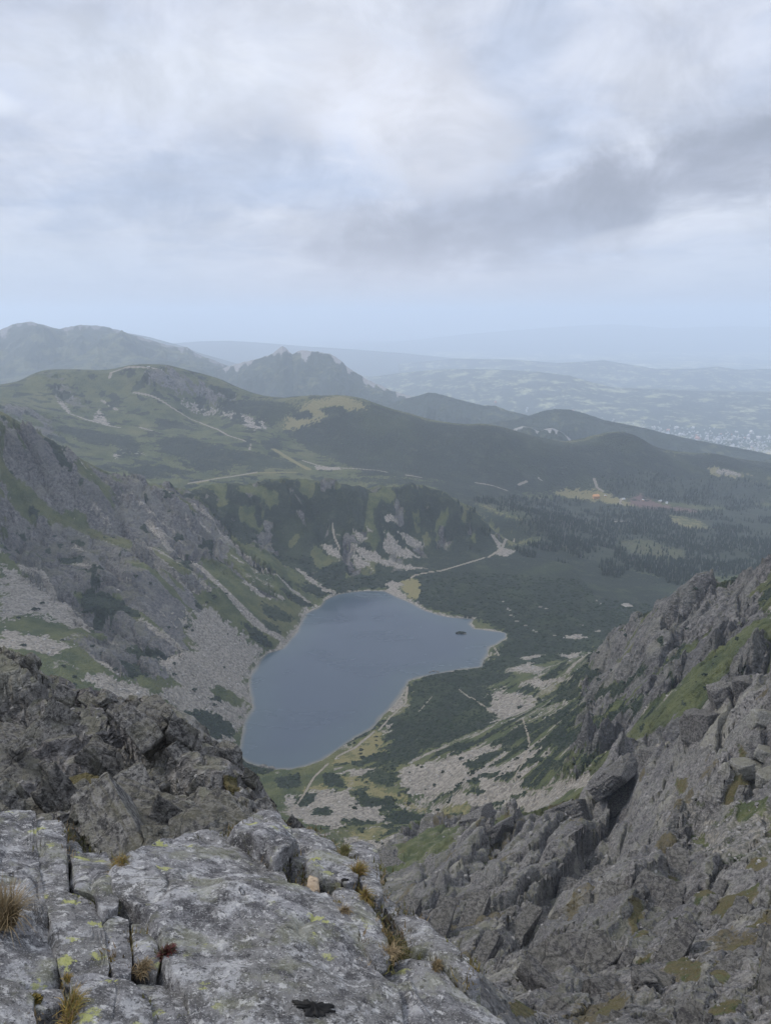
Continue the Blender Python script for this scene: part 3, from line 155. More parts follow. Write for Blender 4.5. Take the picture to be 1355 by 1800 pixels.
COVER = [
('pine',0,1.0,[(-458,1666),(-365,1799),(-271,1833),(-174,1879),(-87,1911),(4,1940),(98,1992),(197,1947),(300,1944),(338,1885),(166,1661),(29,1590),(-73,1550),(-133,1508),(-192,1490),(-298,1488),(-394,1555)]),
('pine',0,1.0,[(16,1562),(110,1642),(214,1736),(338,1885),(472,2079),(539,1969),(608,1894),(663,1797),(768,1731),(661,1599),(441,1283),(364,1196),(242,1137),(171,1175),(239,1321),(187,1392),(75,1451)]),
('pine',0,1.0,[(-241,2611),(-103,2575),(32,2566),(171,2630),(413,2713),(629,2809),(669,2600),(464,2043),(366,2141),(325,2227),(166,2552),(5,2513),(-156,2558)]),
('pine',0,1.0,[(-532,3347),(-359,3289),(-191,3208),(-44,3295),(206,3240),(456,3235),(656,3356),(844,3369),(1098,3440),(1287,3423),(1489,3486),(1672,3494),(1873,3534),(1664,3096),(1434,3012),(1201,2896),(1017,2900),(844,2940),(673,2909),(482,2741),(322,2677),(172,2653),(46,2596),(-77,2595),(-265,2890),(-426,3101)]),
('grass',0,1.0,[(-1629,3156),(-1494,3238),(-1374,3375),(-1243,3476),(-1056,3428),(-882,3319),(-691,3236),(-493,3069),(-349,2978),(-209,2844),(-78,2659),(-240,2595),(-362,2520),(-479,2455),(-591,2398),(-694,2330),(-812,2382),(-934,2433),(-1062,2491),(-1202,2535),(-1336,2561)]),
('forest',0,1.0,[(295,2442),(482,2673),(696,2907),(865,2887),(1006,2796),(1137,2787),(1274,2794),(1508,3047),(1599,3000),(1707,2940),(1809,2879),(1904,2817),(1993,2755),(2076,2692),(2154,2631),(2226,2570),(2294,2510),(2357,2451),(2378,2430),(1952,1960),(1830,1933),(1715,1911),(1603,1890),(1497,1875),(1405,1875),(1312,1876),(1219,1874),(1125,1873),(1031,1870),(886,1795),(753,1730),(656,1821),(580,1867),(494,1895),(429,2119)]),
('forest',0,1.0,[(860,3010),(1088,3129),(1263,3164),(1454,3224),(1733,3269),(1663,3095),(1292,2889),(1060,2890)]),
('rock',0,1.0,[(-732,1404),(-695,1443),(-657,1488),(-563,1548),(-458,1666),(-347,1561),(-251,1490),(-205,1402),(-262,1363),(-316,1329),(-365,1291),(-316,1298),(-319,1192),(-307,1053),(-305,980),(-338,923),(-371,880),(-426,939),(-498,1025),(-584,1132),(-656,1200),(-687,1278),(-712,1346)]),
('rock',0,1.0,[(334,608),(324,643),(302,659),(290,703),(288,840),(280,919),(256,938),(219,772),(179,697),(151,657),(152,570),(145,427),(164,413),(180,396),(193,391),(206,386),(219,384),(265,473)]),
('grass',0,1.0,[(-153,879),(-109,909),(-62,924),(-23,988),(20,1050),(80,1145),(147,1141),(210,1115),(259,1051),(279,918),(231,778),(189,653),(160,567),(140,561),(113,608),(76,627),(39,692),(-7,656),(-50,635),(-122,770)]),
('path',6.19,1.0,[(-1231,3348),(-1234,3380),(-1190,3405),(-1025,3392)]),
('path',3.83,1.0,[(-1092,3238),(-923,3196),(-803,3191),(-633,2959),(-568,2915),(-529,2872),(-519,2794)]),
('scree',0,1.0,[(-916,3268),(-844,3329),(-710,3293),(-594,3206),(-508,3119),(-559,3062),(-621,3146),(-746,3277),(-893,3269)]),
('scree',0,1.0,[(-525,3110),(-542,3187),(-522,3264),(-501,3243),(-519,3194),(-498,3092)]),
('scree',0,1.0,[(-1427,3191),(-1402,3189),(-1353,3106),(-1256,2960),(-1254,2927),(-1344,3053)]),
('scree',0,1.0,[(-1160,2910),(-1191,3091),(-1147,3016),(-1093,2923)]),
('scree',0,1.0,[(-933,2507),(-938,2609),(-897,2638),(-847,2575),(-913,2564),(-913,2463)]),
('scree',7.71,1.0,[(-1206,3169),(-1122,3097)]),
('scree',5.87,1.0,[(-978,2933),(-883,2878)]),
('scree',6.04,1.0,[(-1248,2939),(-1174,2920),(-1048,2905)]),
('rock',0,0.75,[(-1102,3324),(-978,3430),(-876,3430),(-637,3390),(-542,3360),(-616,3261),(-833,3333),(-1038,3272)]),
('rock',0,0.55,[(-1570,3356),(-1493,3358),(-1205,3065),(-1204,2970),(-1367,3097)]),
('rock',0,0.7,[(-1390,2676),(-1376,2838),(-1244,2773),(-1087,2461),(-1232,2584),(-1357,2605)]),
('pine',0,1.0,[(-1179,2691),(-1139,2797),(-986,2786),(-885,2666),(-860,2489),(-979,2641),(-1078,2585)]),
('pine',0,1.0,[(-870,2756),(-794,2874),(-667,2803),(-531,2653),(-547,2523),(-657,2574),(-814,2632)]),
('pine',0,1.0,[(-956,3051),(-853,3106),(-757,3001),(-907,2960)]),
('pine',0,1.0,[(-607,2828),(-534,2916),(-527,2809),(-579,2799)]),
('pine',0,1.0,[(-504,2938),(-436,3026),(-397,2899),(-463,2819)]),
('pine',0,1.0,[(-632,2742),(-489,2776),(-335,2747),(-327,2679),(-483,2612),(-588,2629)]),
('pine',0,1.0,[(-780,2514),(-638,2490),(-683,2439),(-795,2434)]),
('pine',0,1.0,[(-705,3262),(-757,3339),(-618,3350),(-501,3343),(-437,3233),(-485,3129),(-542,3187)]),
('pine',0,1.0,[(-897,2403),(-780,2446),(-692,2402),(-799,2325)]),
('pine',0,1.0,[(-733,2637),(-684,2690),(-590,2538),(-638,2490)]),
('meadow',0,0.8,[(-435,3214),(-344,3315),(-217,3328),(-101,3272),(-74,3203),(-233,3180),(-354,3148),(-448,3117)]),
('pine',0,1.0,[(-413,3242),(-339,3253),(-309,3199),(-384,3204)]),
('pine',0,1.0,[(-288,3245),(-186,3225),(-160,3179),(-259,3197)]),
('meadow',10.83,1.0,[(-437,2864),(-385,2807),(-287,2700)]),
('path',4.27,1.0,[(-318,2794),(-261,2761),(-172,2729)]),
('path',3.63,1.0,[(-167,2734),(5,2651)]),
('path',0,1.0,[(-270,2748),(-173,2745),(-165,2709),(-256,2711)]),
('meadow',4.92,1.0,[(-620,2376),(-572,2455),(-454,2562),(-323,2644)]),
('path',2.92,1.0,[(-645,2364),(-539,2482),(-455,2568)]),
('meadow',0,1.0,[(678,2919),(720,2953),(816,2959),(891,2976),(969,2879),(1009,2827),(975,2791),(870,2893),(803,2903)]),
('heath',0,1.0,[(969,2879),(1056,2972),(1080,2869),(1134,2829),(1231,2816),(1218,2757),(1090,2770),(978,2802)]),
('path',4.26,1.0,[(339,2724),(408,2747),(464,2752)]),
('path',3.06,1.0,[(73,2646),(131,2648)]),
('path',6.0,1.0,[(876,3036),(875,2984),(895,2967)]),
('path',3.49,1.0,[(955,2910),(937,2869),(939,2834)]),
('path',4.51,1.0,[(525,2852),(570,2911)]),
('scree',4.67,1.0,[(627,2970),(644,2961)]),
('meadow',0,1.0,[(1463,3301),(1501,3348),(1561,3315),(1689,3306),(1581,3270),(1475,3265)]),
('scree',0,1.0,[(1481,3280),(1542,3335),(1658,3295)]),
('scree',0,1.0,[(811,2545),(881,2540),(857,2499),(802,2499)]),
('meadow',0,0.6,[(1058,2683),(1141,2650),(1153,2506),(1037,2444),(1016,2545)]),
('meadow',0,0.5,[(702,2187),(812,2248),(897,2118),(873,1978),(760,1955),(707,2038)]),
('meadow',0,0.5,[(1073,2695),(1123,2606),(1156,2444),(1057,2445)]),
('meadow',0,0.45,[(281,2392),(412,2430),(493,2216),(413,2168),(331,2264)]),
('scree',0,1.0,[(-152,1707),(-109,1682),(-104,1647),(-129,1666),(-158,1701)]),
('scree',0,1.0,[(-84,1751),(-74,1746),(-45,1720),(-66,1715)]),
('scree',0,1.0,[(-93,1713),(-48,1697),(3,1683),(3,1664),(-41,1671),(-79,1689)]),
('scree',0,1.0,[(-82,1684),(-54,1668),(-34,1655),(-67,1636)]),
('scree',0,1.0,[(-53,1765),(-21,1741),(-42,1743)]),
('scree',0,1.0,[(-129,1737),(-104,1726),(-115,1722)]),
('scree',0,1.0,[(-4,1811),(15,1819),(44,1810),(14,1797),(-4,1796)]),
('scree',0,1.0,[(29,1786),(54,1799),(76,1798),(103,1798),(90,1776),(57,1757),(39,1770)]),
('scree',0,1.0,[(-4,1767),(18,1765),(39,1744),(81,1738),(102,1737),(52,1710),(-3,1702)]),
('scree',0,1.0,[(-3,1684),(58,1683),(118,1659),(37,1660),(-3,1662)]),
('scree',0,1.0,[(278,1889),(290,1896),(306,1868),(294,1841)]),
('scree',0,1.0,[(361,2157),(375,2134),(384,2112),(327,1907)]),
('scree',0,1.0,[(296,1851),(326,1849),(351,1864),(308,1783),(279,1784)]),
('scree',0,1.0,[(148,1826),(162,1818),(151,1820)]),
('path',2.71,1.0,[(386,2124),(300,1827),(240,1739),(182,1690),(131,1648),(70,1629),(46,1600)]),
('path',1.99,1.0,[(-130,1751),(-125,1722),(-110,1690)]),
('path',1.87,1.0,[(-40,1654),(-23,1628),(-13,1608),(3,1590)]),
('shore',0,1.0,[(-3,1596),(36,1600),(49,1593),(29,1556),(47,1517),(82,1459),(46,1484),(-3,1550)]),
('meadow',0,1.0,[(43,1601),(63,1611),(81,1586),(76,1534),(65,1492),(50,1516),(35,1555)]),
('grass',0,0.9,[(-398,1581),(-343,1549),(-267,1570),(-217,1567),(-166,1554),(-186,1510),(-239,1497),(-301,1516),(-347,1541)]),
('grass',0,0.9,[(-368,1371),(-332,1379),(-279,1360),(-248,1335),(-251,1283),(-291,1281),(-326,1304)]),
('grass',0,0.9,[(-333,1498),(-283,1478),(-223,1466),(-231,1405),(-285,1391),(-326,1432)]),
('grass',0,0.9,[(-347,1241),(-314,1293),(-285,1274),(-284,1238),(-313,1239),(-334,1225)]),
('grass',0,0.9,[(-172,1705),(-128,1651),(-157,1596),(-175,1655)]),
('grass',0,0.9,[(-336,1134),(-307,1126),(-295,1075),(-321,1095)]),
('grass',0,0.9,[(-349,1803),(-304,1787),(-262,1781),(-300,1752),(-358,1735)]),
('grass',0,0.9,[(-596,1370),(-574,1378),(-567,1345),(-582,1342)]),
('grass',0,0.9,[(-537,1362),(-492,1338),(-443,1318),(-469,1317)]),
('grass',0,0.9,[(-649,1184),(-637,1198),(-587,1148),(-585,1124),(-635,1154)]),
('grass',0,0.9,[(-551,982),(-513,970),(-483,1010),(-399,1004),(-444,965),(-491,940)]),
('scree',0,1.0,[(-637,1157),(-612,1162),(-573,1127),(-502,1070),(-455,1032),(-439,1003),(-464,993),(-502,1008),(-530,990),(-538,958)]),
('scree',0,1.0,[(-525,932),(-492,934),(-459,937),(-425,918),(-431,889),(-470,880),(-492,866)]),
('scree',4.25,1.0,[(-611,1174),(-561,1130),(-511,1077),(-456,1036)]),
('scree',2.97,1.0,[(-456,1036),(-423,1013),(-395,1003)]),
('scree',0,1.0,[(-339,1149),(-330,1206),(-313,1239),(-285,1243),(-258,1231),(-220,1244),(-225,1209),(-233,1144),(-282,1022),(-293,1034),(-304,1097)]),
('scree',0,1.0,[(-332,995),(-305,1099),(-265,1176),(-214,1237),(-231,1156),(-229,1116),(-210,1052),(-217,1004),(-210,923),(-227,878),(-259,921),(-279,885),(-314,883),(-312,926),(-296,948)]),
('scree',0,1.0,[(-395,879),(-361,893),(-322,908),(-304,896),(-318,850),(-354,854),(-382,856)]),
('scree',7.92,1.0,[(-478,1434),(-415,1368),(-361,1343),(-324,1318),(-278,1292),(-240,1278),(-193,1280)]),
('scree',4.72,1.0,[(-417,1556),(-366,1545),(-287,1505),(-237,1484),(-189,1481),(-142,1461)]),
('scree',0,1.0,[(-210,1584),(-188,1585),(-133,1545),(-102,1547),(-126,1527),(-171,1549)]),
('scree',0,1.0,[(-285,1377),(-269,1394),(-234,1388),(-209,1405),(-227,1412),(-238,1413),(-206,1425),(-208,1399),(-253,1362)]),
('scree',2.86,1.0,[(-319,1456),(-295,1451)]),
('scree',2.58,1.0,[(-164,1475),(-170,1361),(-192,1272),(-228,1197)]),
('scree',0,1.0,[(-172,1433),(-145,1462),(-165,1364),(-187,1269),(-200,1252),(-178,1336)]),
('pine',0,1.0,[(-263,1264),(-244,1271),(-206,1261),(-210,1248),(-245,1246)]),
('pine',0,1.0,[(-239,1347),(-216,1371),(-183,1376),(-195,1341),(-230,1317)]),
('pine',0,1.0,[(-237,1295),(-213,1310),(-195,1294),(-219,1281)]),
('pine',0,1.0,[(-224,1432),(-188,1475),(-152,1467),(-173,1443),(-207,1437)]),
('pine',0,1.0,[(-485,1100),(-467,1113),(-425,1107),(-426,1082),(-464,1069)]),
('pine',0,1.0,[(-558,1203),(-527,1222),(-513,1198),(-548,1190)]),
('pine',0,1.0,[(-157,1607),(-100,1634),(-77,1571),(-115,1548),(-154,1563)]),
('pine',0,1.0,[(-67,1635),(3,1629),(3,1561),(-77,1571)]),
('pine',0,1.0,[(-275,918),(-260,958),(-235,972),(-211,962),(-229,923),(-251,918),(-266,903)]),
('pine',0,1.0,[(-267,988),(-244,1036),(-232,1041),(-250,1004)]),
('pine',0,1.0,[(-369,932),(-350,962),(-336,930),(-353,913)]),
('pine',0,1.0,[(-215,890),(-201,918),(-177,892),(-151,877),(-179,860),(-205,860)]),
('grass',0,0.8,[(-271,1007),(-250,1044),(-217,1050),(-225,1023),(-255,1009)]),
('grass',0,0.8,[(-317,869),(-307,906),(-280,917),(-285,881)]),
('grass',0,0.8,[(-414,866),(-393,912),(-375,894),(-394,841)]),
('scree',0,1.0,[(339,1295),(365,1292),(380,1271),(363,1266),(334,1277)]),
('scree',0,1.0,[(523,1544),(544,1558),(550,1524),(529,1513)]),
('scree',0,1.0,[(400,1304),(412,1299),(408,1289),(398,1291)]),
('scree',0,1.0,[(376,1338),(385,1338),(381,1330)]),
('scree',0,1.0,[(233,1202),(268,1209),(285,1197),(248,1187)]),
('scree',0,1.0,[(295,1198),(352,1205),(273,830),(272,786),(284,943),(316,1180)]),
('path',1.2,1.0,[(183,1204),(193,1239),(205,1227),(201,1267)]),
('scree',2.29,1.0,[(246,1471),(253,1463)]),
('scree',2.23,1.0,[(252,1429),(258,1420)]),
('scree',2.18,1.0,[(253,1400),(260,1393)]),
('scree',2.15,1.0,[(260,1375),(267,1369)]),
('scree',2.12,1.0,[(274,1355),(280,1348)]),
('scree',2.08,1.0,[(286,1328),(292,1319)]),
('scree',2.41,1.0,[(446,1460),(478,1535)]),
('scree',2.24,1.0,[(327,1423),(334,1416)]),
('scree',2.05,1.0,[(318,1299),(324,1292)]),
('scree',2.25,1.0,[(317,1431),(324,1423)]),
('scree',0,1.0,[(148,1057),(171,1033),(197,965),(196,939),(211,898),(190,871),(169,875),(150,875),(147,941),(159,985)]),
('scree',0,1.0,[(160,1113),(172,1105),(171,1063),(159,1077)]),
('scree',0,1.0,[(206,1140),(251,1172),(249,1019),(236,1019),(218,1075)]),
('scree',0,1.0,[(195,1026),(229,984),(256,904),(247,912),(215,975)]),
('scree',0,1.0,[(20,820),(67,820),(105,810),(130,792),(135,751),(114,774),(95,778),(93,759),(122,681),(150,691),(156,664),(145,653),(129,654),(102,665),(85,669),(61,734),(23,766)]),
('scree',0,1.0,[(-47,863),(-5,842),(-19,822),(-46,843)]),
('scree',0,1.0,[(-123,801),(-85,815),(-46,782),(-35,751),(2,729),(2,698),(-36,705),(-59,677),(-91,690),(-118,747)]),
('scree',0,1.0,[(53,886),(101,872),(86,866),(56,874)]),
('scree',0,1.0,[(-6,1000),(20,980),(7,967)]),
('scree',0,1.0,[(22,1113),(36,1112),(30,1046),(7,1019)]),
('scree',0,1.0,[(48,741),(84,659),(116,644),(130,615),(115,604),(86,623),(57,682),(9,733)]),
('scree',0,1.0,[(79,922),(101,910),(95,886)]),
('scree',0,1.0,[(-46,662),(-10,657),(2,610),(-35,629)]),
('meadow',0,0.6,[(-118,823),(-79,838),(-57,848),(-12,810),(6,771),(48,731),(73,659),(59,702),(9,744),(-44,797),(-99,813)]),
('meadow',0,0.6,[(-1,914),(19,932),(10,891),(-36,873),(-75,882),(-61,905),(-23,977),(-6,977)]),
('meadow',0,0.5,[(-47,680),(15,691),(52,694),(95,611),(82,596),(34,702),(-1,658),(-46,655)]),
('pine',0,1.0,[(34,1118),(57,1142),(92,1166),(173,1175),(203,1146),(204,1077),(184,1061),(156,1085),(162,1004),(148,962),(151,902),(131,873),(93,869),(44,866),(32,830),(-5,859),(-40,870),(-33,892),(3,896),(11,941),(5,991),(39,1043)]),
('pine',0,1.0,[(9,1206),(129,1233),(197,1206),(208,1150),(172,1172),(92,1164)]),
('pine',0,1.0,[(91,778),(117,773),(143,732),(150,723),(131,734),(110,742),(95,753)]),
('pine',0,1.0,[(84,685),(104,680),(123,672),(113,664),(90,664)]),
('pine',0,1.0,[(143,788),(169,770),(194,717),(203,668),(173,730),(145,746)]),
('pine',0,1.0,[(142,662),(163,635),(162,621),(143,642)]),
('pine',0,1.0,[(171,681),(187,668),(198,615),(190,563),(180,571),(167,607),(166,646)]),
('pine',0,1.0,[(-85,858),(-70,860),(-44,798),(-74,819)]),
('pine',0,1.0,[(-43,780),(-26,789),(-11,753),(16,750),(2,726),(-18,740)]),
('pine',0,1.0,[(2,720),(22,729),(47,710),(37,703),(15,701)]),
('pine',0,1.0,[(-27,836),(-1,842),(24,801),(16,785),(-19,786)]),
('pine',0,1.0,[(-112,802),(-87,802),(-89,782),(-108,773)]),
('pine',0,1.0,[(-86,759),(-61,745),(-65,712),(-83,726)]),
('pine',0,1.0,[(61,740),(82,690),(78,680),(64,727)]),
('pine',0,1.0,[(92,656),(100,650),(99,642),(93,647)]),
('pine',0,1.0,[(119,628),(126,623),(122,607),(117,613)]),
('pine',0,1.0,[(97,625),(118,607),(111,608),(100,616)]),
('pine',0,1.0,[(-32,681),(-23,685),(-25,672)]),
('pine',0,1.0,[(-7,689),(8,695),(5,671)]),
('pine',0,1.0,[(130,612),(142,600),(140,586),(133,601)]),
('pine',0,1.0,[(157,607),(161,588),(152,560),(151,585)]),
('pine',0,1.0,[(-148,850),(-116,866),(-108,830),(-136,821)]),
('pine',0,1.0,[(-92,944),(-52,967),(-47,946),(-82,921)]),
('pine',0,1.0,[(-133,941),(-90,973),(-84,941),(-118,915)]),
('path',1.6,1.0,[(-115,759),(-102,807),(-94,852),(-79,888)]),
('path',1.99,1.0,[(-67,907),(-42,933),(-17,974)]),
('path',1.6,1.0,[(-10,975),(7,1014),(32,1055),(36,1112)]),
('path',1.2,1.0,[(51,1016),(74,1065)]),
('path',1.18,1.0,[(119,1084),(135,1029),(143,990),(150,937)]),
('path',0.92,1.0,[(173,839),(162,753),(156,711),(140,661),(128,640),(125,617),(133,591),(145,556)]),
('scree',0,1.0,[(138,581),(149,531),(156,469),(165,446),(175,429),(177,412),(168,417),(154,437),(141,458),(132,497),(114,599),(91,627)]),
('scree',0,1.0,[(89,682),(119,646),(135,592),(110,623)]),
('grass',0,0.68,[(201,506),(204,479),(211,453),(222,440),(217,422),(206,421),(196,425),(187,443),(182,479)]),
('grass',0,0.68,[(237,586),(258,561),(264,529),(265,506),(248,538),(232,561)]),
('grass',0,0.68,[(147,665),(165,647),(178,588),(165,594),(146,646)]),
('grass',0,0.68,[(162,602),(168,536),(171,475),(175,448),(160,483),(149,531)]),
('grass',0,0.68,[(146,434),(155,420),(114,311),(107,327),(136,496)]),
('grass',0,0.68,[(166,686),(196,651),(216,565),(217,544),(191,556),(175,632)]),
('grass',0,0.68,[(213,392),(216,377),(150,260),(146,262)]),
('pine',0,1.0,[(244,829),(250,804),(247,772),(237,801)]),
('pine',0,1.0,[(213,676),(220,650),(228,600),(227,580),(216,620),(210,656)]),
('pine',0,1.0,[(242,615),(246,608),(243,597)]),
('pine',0,1.0,[(208,565),(210,546),(199,515),(199,537)]),
('pine',0,1.0,[(175,700),(188,662),(199,625),(190,565),(175,578),(169,629)]),
('pine',0,1.0,[(222,531),(221,516),(207,483)]),
('pine',0,1.0,[(155,615),(161,593),(153,557),(152,596)]),
('pine',0,1.0,[(225,831),(231,802),(223,772),(215,789)]),
('pine',0,1.0,[(197,448),(198,436),(196,431)]),
('pine',0,1.0,[(182,479),(183,467),(179,460)]),
('pine',0,1.0,[(216,413),(217,407),(212,398)]),
('pine',0,1.0,[(115,277),(118,276),(118,276)]),
('rock',0,1.0,[(-11,334),(21,381),(48,378),(72,363),(97,362),(112,331),(127,321),(114,251),(122,251),(135,261),(137,240),(120,207),(110,188),(103,173),(95,157),(83,136),(70,112),(59.6,94.2),(48.4,75.4),(39.8,61.1),(33.2,50.1),(30.6,51.2),(27.9,52.2),(25.2,53.6),(22.5,55.3),(19.3,56.3),(6.9,24.9),(3.8,17.8),(2.3,15.4),(1.3,15.0),(0.3,14.9),(0.0,15.7),(-0.3,17.0),(-0.7,19.3),(-11,313)]),
('rock',0,1.0,[(-22.6,39.7),(-18.8,39.2),(-15.7,36.6),(-13.2,34.7),(-9.6,32.9),(-7.6,30.5),(-6.0,29.8),(-3.8,27.1),(-1.9,24.5),(-1.4,20.0),(-2.3,18.0),(-3.1,16.7),(-3.7,15.5),(-4.4,14.8),(-5.1,14.3),(-5.8,13.8),(-6.5,13.5),(-7.2,13.4),(-7.9,13.2),(-8.5,12.9),(-8.9,13.7),(-9.4,14.7),(-10.1,16.1),(-11.2,18.0),(-13.2,21.6),(-16.6,27.6),(-19.0,32.1),(-20.9,35.8),(-21.5,37.4)]),
('grass',0,0.6,[(-5,294),(7,334),(26,350),(47,339),(31,301),(16,279),(3,226),(-3,174)]),
('grass',0,0.6,[(45,313),(61,335),(66,326),(53,302)]),
('grass',0,0.6,[(5,237),(21,272),(20,238),(7,178)]),
('heath2',0,0.62,[(36,226),(37,228),(56,305),(71,345),(59,330),(56,327)]),
('heath2',0,0.62,[(49,123),(54,129),(49,115),(45.2,111.1)]),
('heath2',0,0.62,[(43.0,106.2),(48,112),(48.1,108.7),(43.0,103.5)]),
('heath2',0,0.62,[(38.3,80.8),(43.9,87.3),(42.5,80.4),(36.0,68.4),(34.5,69.3),(34.8,72.6)]),
('heath2',0,0.62,[(38.7,72.0),(42.5,75.8),(39.1,67.6),(35.2,63.6)]),
('heath2',0,0.62,[(62,116),(66,112),(62,104),(58.2,104.5),(59,110)]),
('heath2',0,0.62,[(88,183),(88,174),(85,165),(84,171)]),
('heath2',0,0.62,[(55.2,92.8),(60.0,95.0),(55.8,87.9),(53.3,87.8)]),
('heath2',0,0.62,[(47.8,84.7),(50.6,83.1),(47.9,79.2),(45.2,79.4)]),
('heath2',0,0.62,[(73,162),(75,158),(67,140),(66,143)]),
('heath2',0,0.62,[(62,124),(65,124),(64,120),(59,117)]),
('heath2',0,0.62,[(4.1,20.3),(18.8,78.8),(6.8,25.8),(4.2,19.6)]),
('heath2',0,0.62,[(42.5,69.8),(45.7,70.8),(40.8,62.7),(38.1,61.3)]),
('heath2',0,0.62,[(38.3,91.5),(42.4,93.6),(39.3,87.9),(37.8,88.5)]),
('heath2',0,0.62,[(54,114),(55,114),(53,109),(52,110)]),
('heath2',0,0.62,[(26.0,70.5),(26.6,66.1),(23.0,59.6),(22.0,60.5)]),
('heath2',0,0.62,[(32.1,59.1),(35.2,58.7),(32.5,55.2),(29.9,54.8)]),
('heath2',0,0.62,[(74,128),(80,132),(75,123),(71,120)]),
('heath2',0,0.62,[(106,199),(106,190),(102,180),(101,184)]),
('heath2',0,0.62,[(100,189),(102,182),(98,176),(95,180)]),
('heath2',0,0.62,[(102,229),(103,221),(100,211),(98,217)]),
('heath2',0,0.62,[(95,173),(98,165),(93,156),(91,161)]),
('heath2',0,0.62,[(113,199),(113,198),(110,191)]),
('scree',0,0.4,[(87,222),(92,209),(93,178),(94,154),(79,128),(75,132),(78,153),(88,193),(86,213)]),
('scree',0,0.35,[(98,178),(102,171),(92,151),(91,177)]),
('heath2',0,1.0,[(-14.7,30.7),(-13.8,31.1),(-12.5,30.5),(-10.7,28.4),(-10.5,27.2),(-12.0,28.1),(-14.2,29.9)]),
('heath2',0,1.0,[(-16.2,26.8),(-16.0,27.9),(-15.1,27.0),(-15.3,25.6)]),
('heath2',0,1.0,[(-7.2,28.5),(-6.7,29.0),(-6.4,28.2),(-6.9,27.9)])]
RANGES = {'cloudy_massif':[(-6023,8500,49),(-5279,8500,275),(-4692,8500,361),(-4302,8500,423),(-4155,8500,479),(-4051,8500,500),(-3961,8500,512),(-3874,8500,497),(-3764,8500,466),(-3628,8500,432),(-3504,8500,466),(-3344,8500,479),(-3250,8500,472),(-3093,8500,454),(-2957,8500,411),(-2753,8500,349),(-2535,8500,287),(-2347,8500,237),(-2220,8500,231),(-2128,8500,168),(-1972,8500,106),(-1784,8500,36),(-1595,8500,-53),(-1344,8500,-206)],'front_spur':[(-4689,7000,-116),(-3924,7000,0),(-3493,7000,42),(-3242,7050,101),(-3029,7200,176),(-2900,7300,224),(-2845,7500,318),(-2804,7500,280),(-2578,7400,219),(-2244,7300,181),(-1891,7200,133),(-1603,7100,34),(-1323,7000,-116)],'knight_peak':[(-2248,7800,-198),(-1988,7750,-65),(-1736,7700,32),(-1577,7650,87),(-1421,7600,130),(-1267,7550,166),(-1176,7520,196),(-1115,7500,219),(-1075,7500,252),(-1046,7500,274),(-1017,7500,285),(-984,7500,269),(-954,7480,237),(-920,7470,210),(-872,7450,238),(-824,7430,253),(-738,7400,246),(-653,7380,244),(-595,7350,227),(-538,7330,222),(-482,7300,192),(-425,7270,161),(-386,7240,120),(-314,7200,69),(-247,7150,35),(-175,7100,-4),(-94,7050,-36),(66,6950,-96),(222,6850,-132),(375,6750,-168),(523,6650,-202),(667,6550,-250),(902,6400,-339)],'forest_ridge_far':[(-182,6300,-237),(108,6250,-106),(296,6200,-53),(353,6200,-35),(414,6200,-39),(484,6180,-56),(666,6100,-98),(800,6050,-125),(886,6000,-119),(971,5950,-150),(1100,5900,-175),(1264,5800,-224),(1513,5700,-312),(1843,5600,-406)],'forest_ridge_near':[(398,5000,-239),(595,5050,-157),(757,5100,-125),(903,5150,-112),(1030,5200,-87),(1109,5200,-59),(1188,5200,-47),(1288,5200,-51),(1384,5180,-72),(1518,5150,-116),(1663,5100,-141),(1777,5080,-161),(1926,5050,-196),(2066,5000,-224),(2215,4980,-251),(2399,4950,-281),(2590,4900,-315),(3095,4800,-384),(3966,4700,-431)],'limestone_crag':[(645,4300,-172),(708,4300,-88),(756,4300,-48),(799,4300,-35),(844,4290,-43),(896,4280,-65),(923,4270,-47),(963,4260,-39),(1008,4250,-57),(1054,4240,-88),(1100,4230,-133)],'forest_hill':[(1637,4150,-277),(1727,4150,-205),(1773,4150,-178),(1820,4150,-165),(1886,4150,-172),(2010,4200,-208),(2144,4200,-228),(2223,4200,-208),(2366,4200,-174),(2696,4200,-188)],'long_hill':[(-1385,15500,-776),(-427,15000,-641),(247,14500,-513),(875,14000,-412),(1271,13700,-375),(1750,13400,-359),(2208,13100,-352),(2644,12800,-363),(3059,12500,-397),(3392,12300,-492),(3742,12200,-566),(4175,12100,-583),(4598,12000,-583),(5108,11900,-600),(5606,11800,-599),(6051,11700,-597),(7289,11600,-622),(9873,11500,-664)],'pale_ridge_left':[(-5911,15000,288),(-5187,15000,244),(-4910,15000,201),(-4634,15000,146),(-4359,15000,70),(-4028,15000,-18),(-3699,15000,-151),(-2920,15000,-373)],'pale_ridge':[(-7562,23000,-382),(-6517,23000,-281),(-5649,23000,-213),(-4786,23000,-197),(-4098,23000,-230),(-3410,23000,-281),(-2376,23000,-365),(-995,23000,-449),(390,23000,-551),(2126,23000,-721)],'back_hills':[(323,19000,-632),(1756,19000,-491),(3107,18500,-490),(4228,18500,-572),(4656,18000,-514),(5197,18000,-474),(5748,18000,-567),(6260,17500,-639),(6982,17000,-604),(7491,17000,-553),(8015,17000,-629),(8719,17000,-604),(10600,17000,-692),(14481,17000,-756)],'faint_mountains':[(-3710,42000,-1255),(79,42000,-947),(2596,42000,-701),(4477,42000,-487),(6983,42000,-304),(8857,42000,-152),(10730,42000,-30),(12449,42000,31),(13863,42000,-30),(15445,42000,-182),(17320,42000,-121),(19506,42000,-60),(21238,42000,-121),(25808,42000,-273)]}
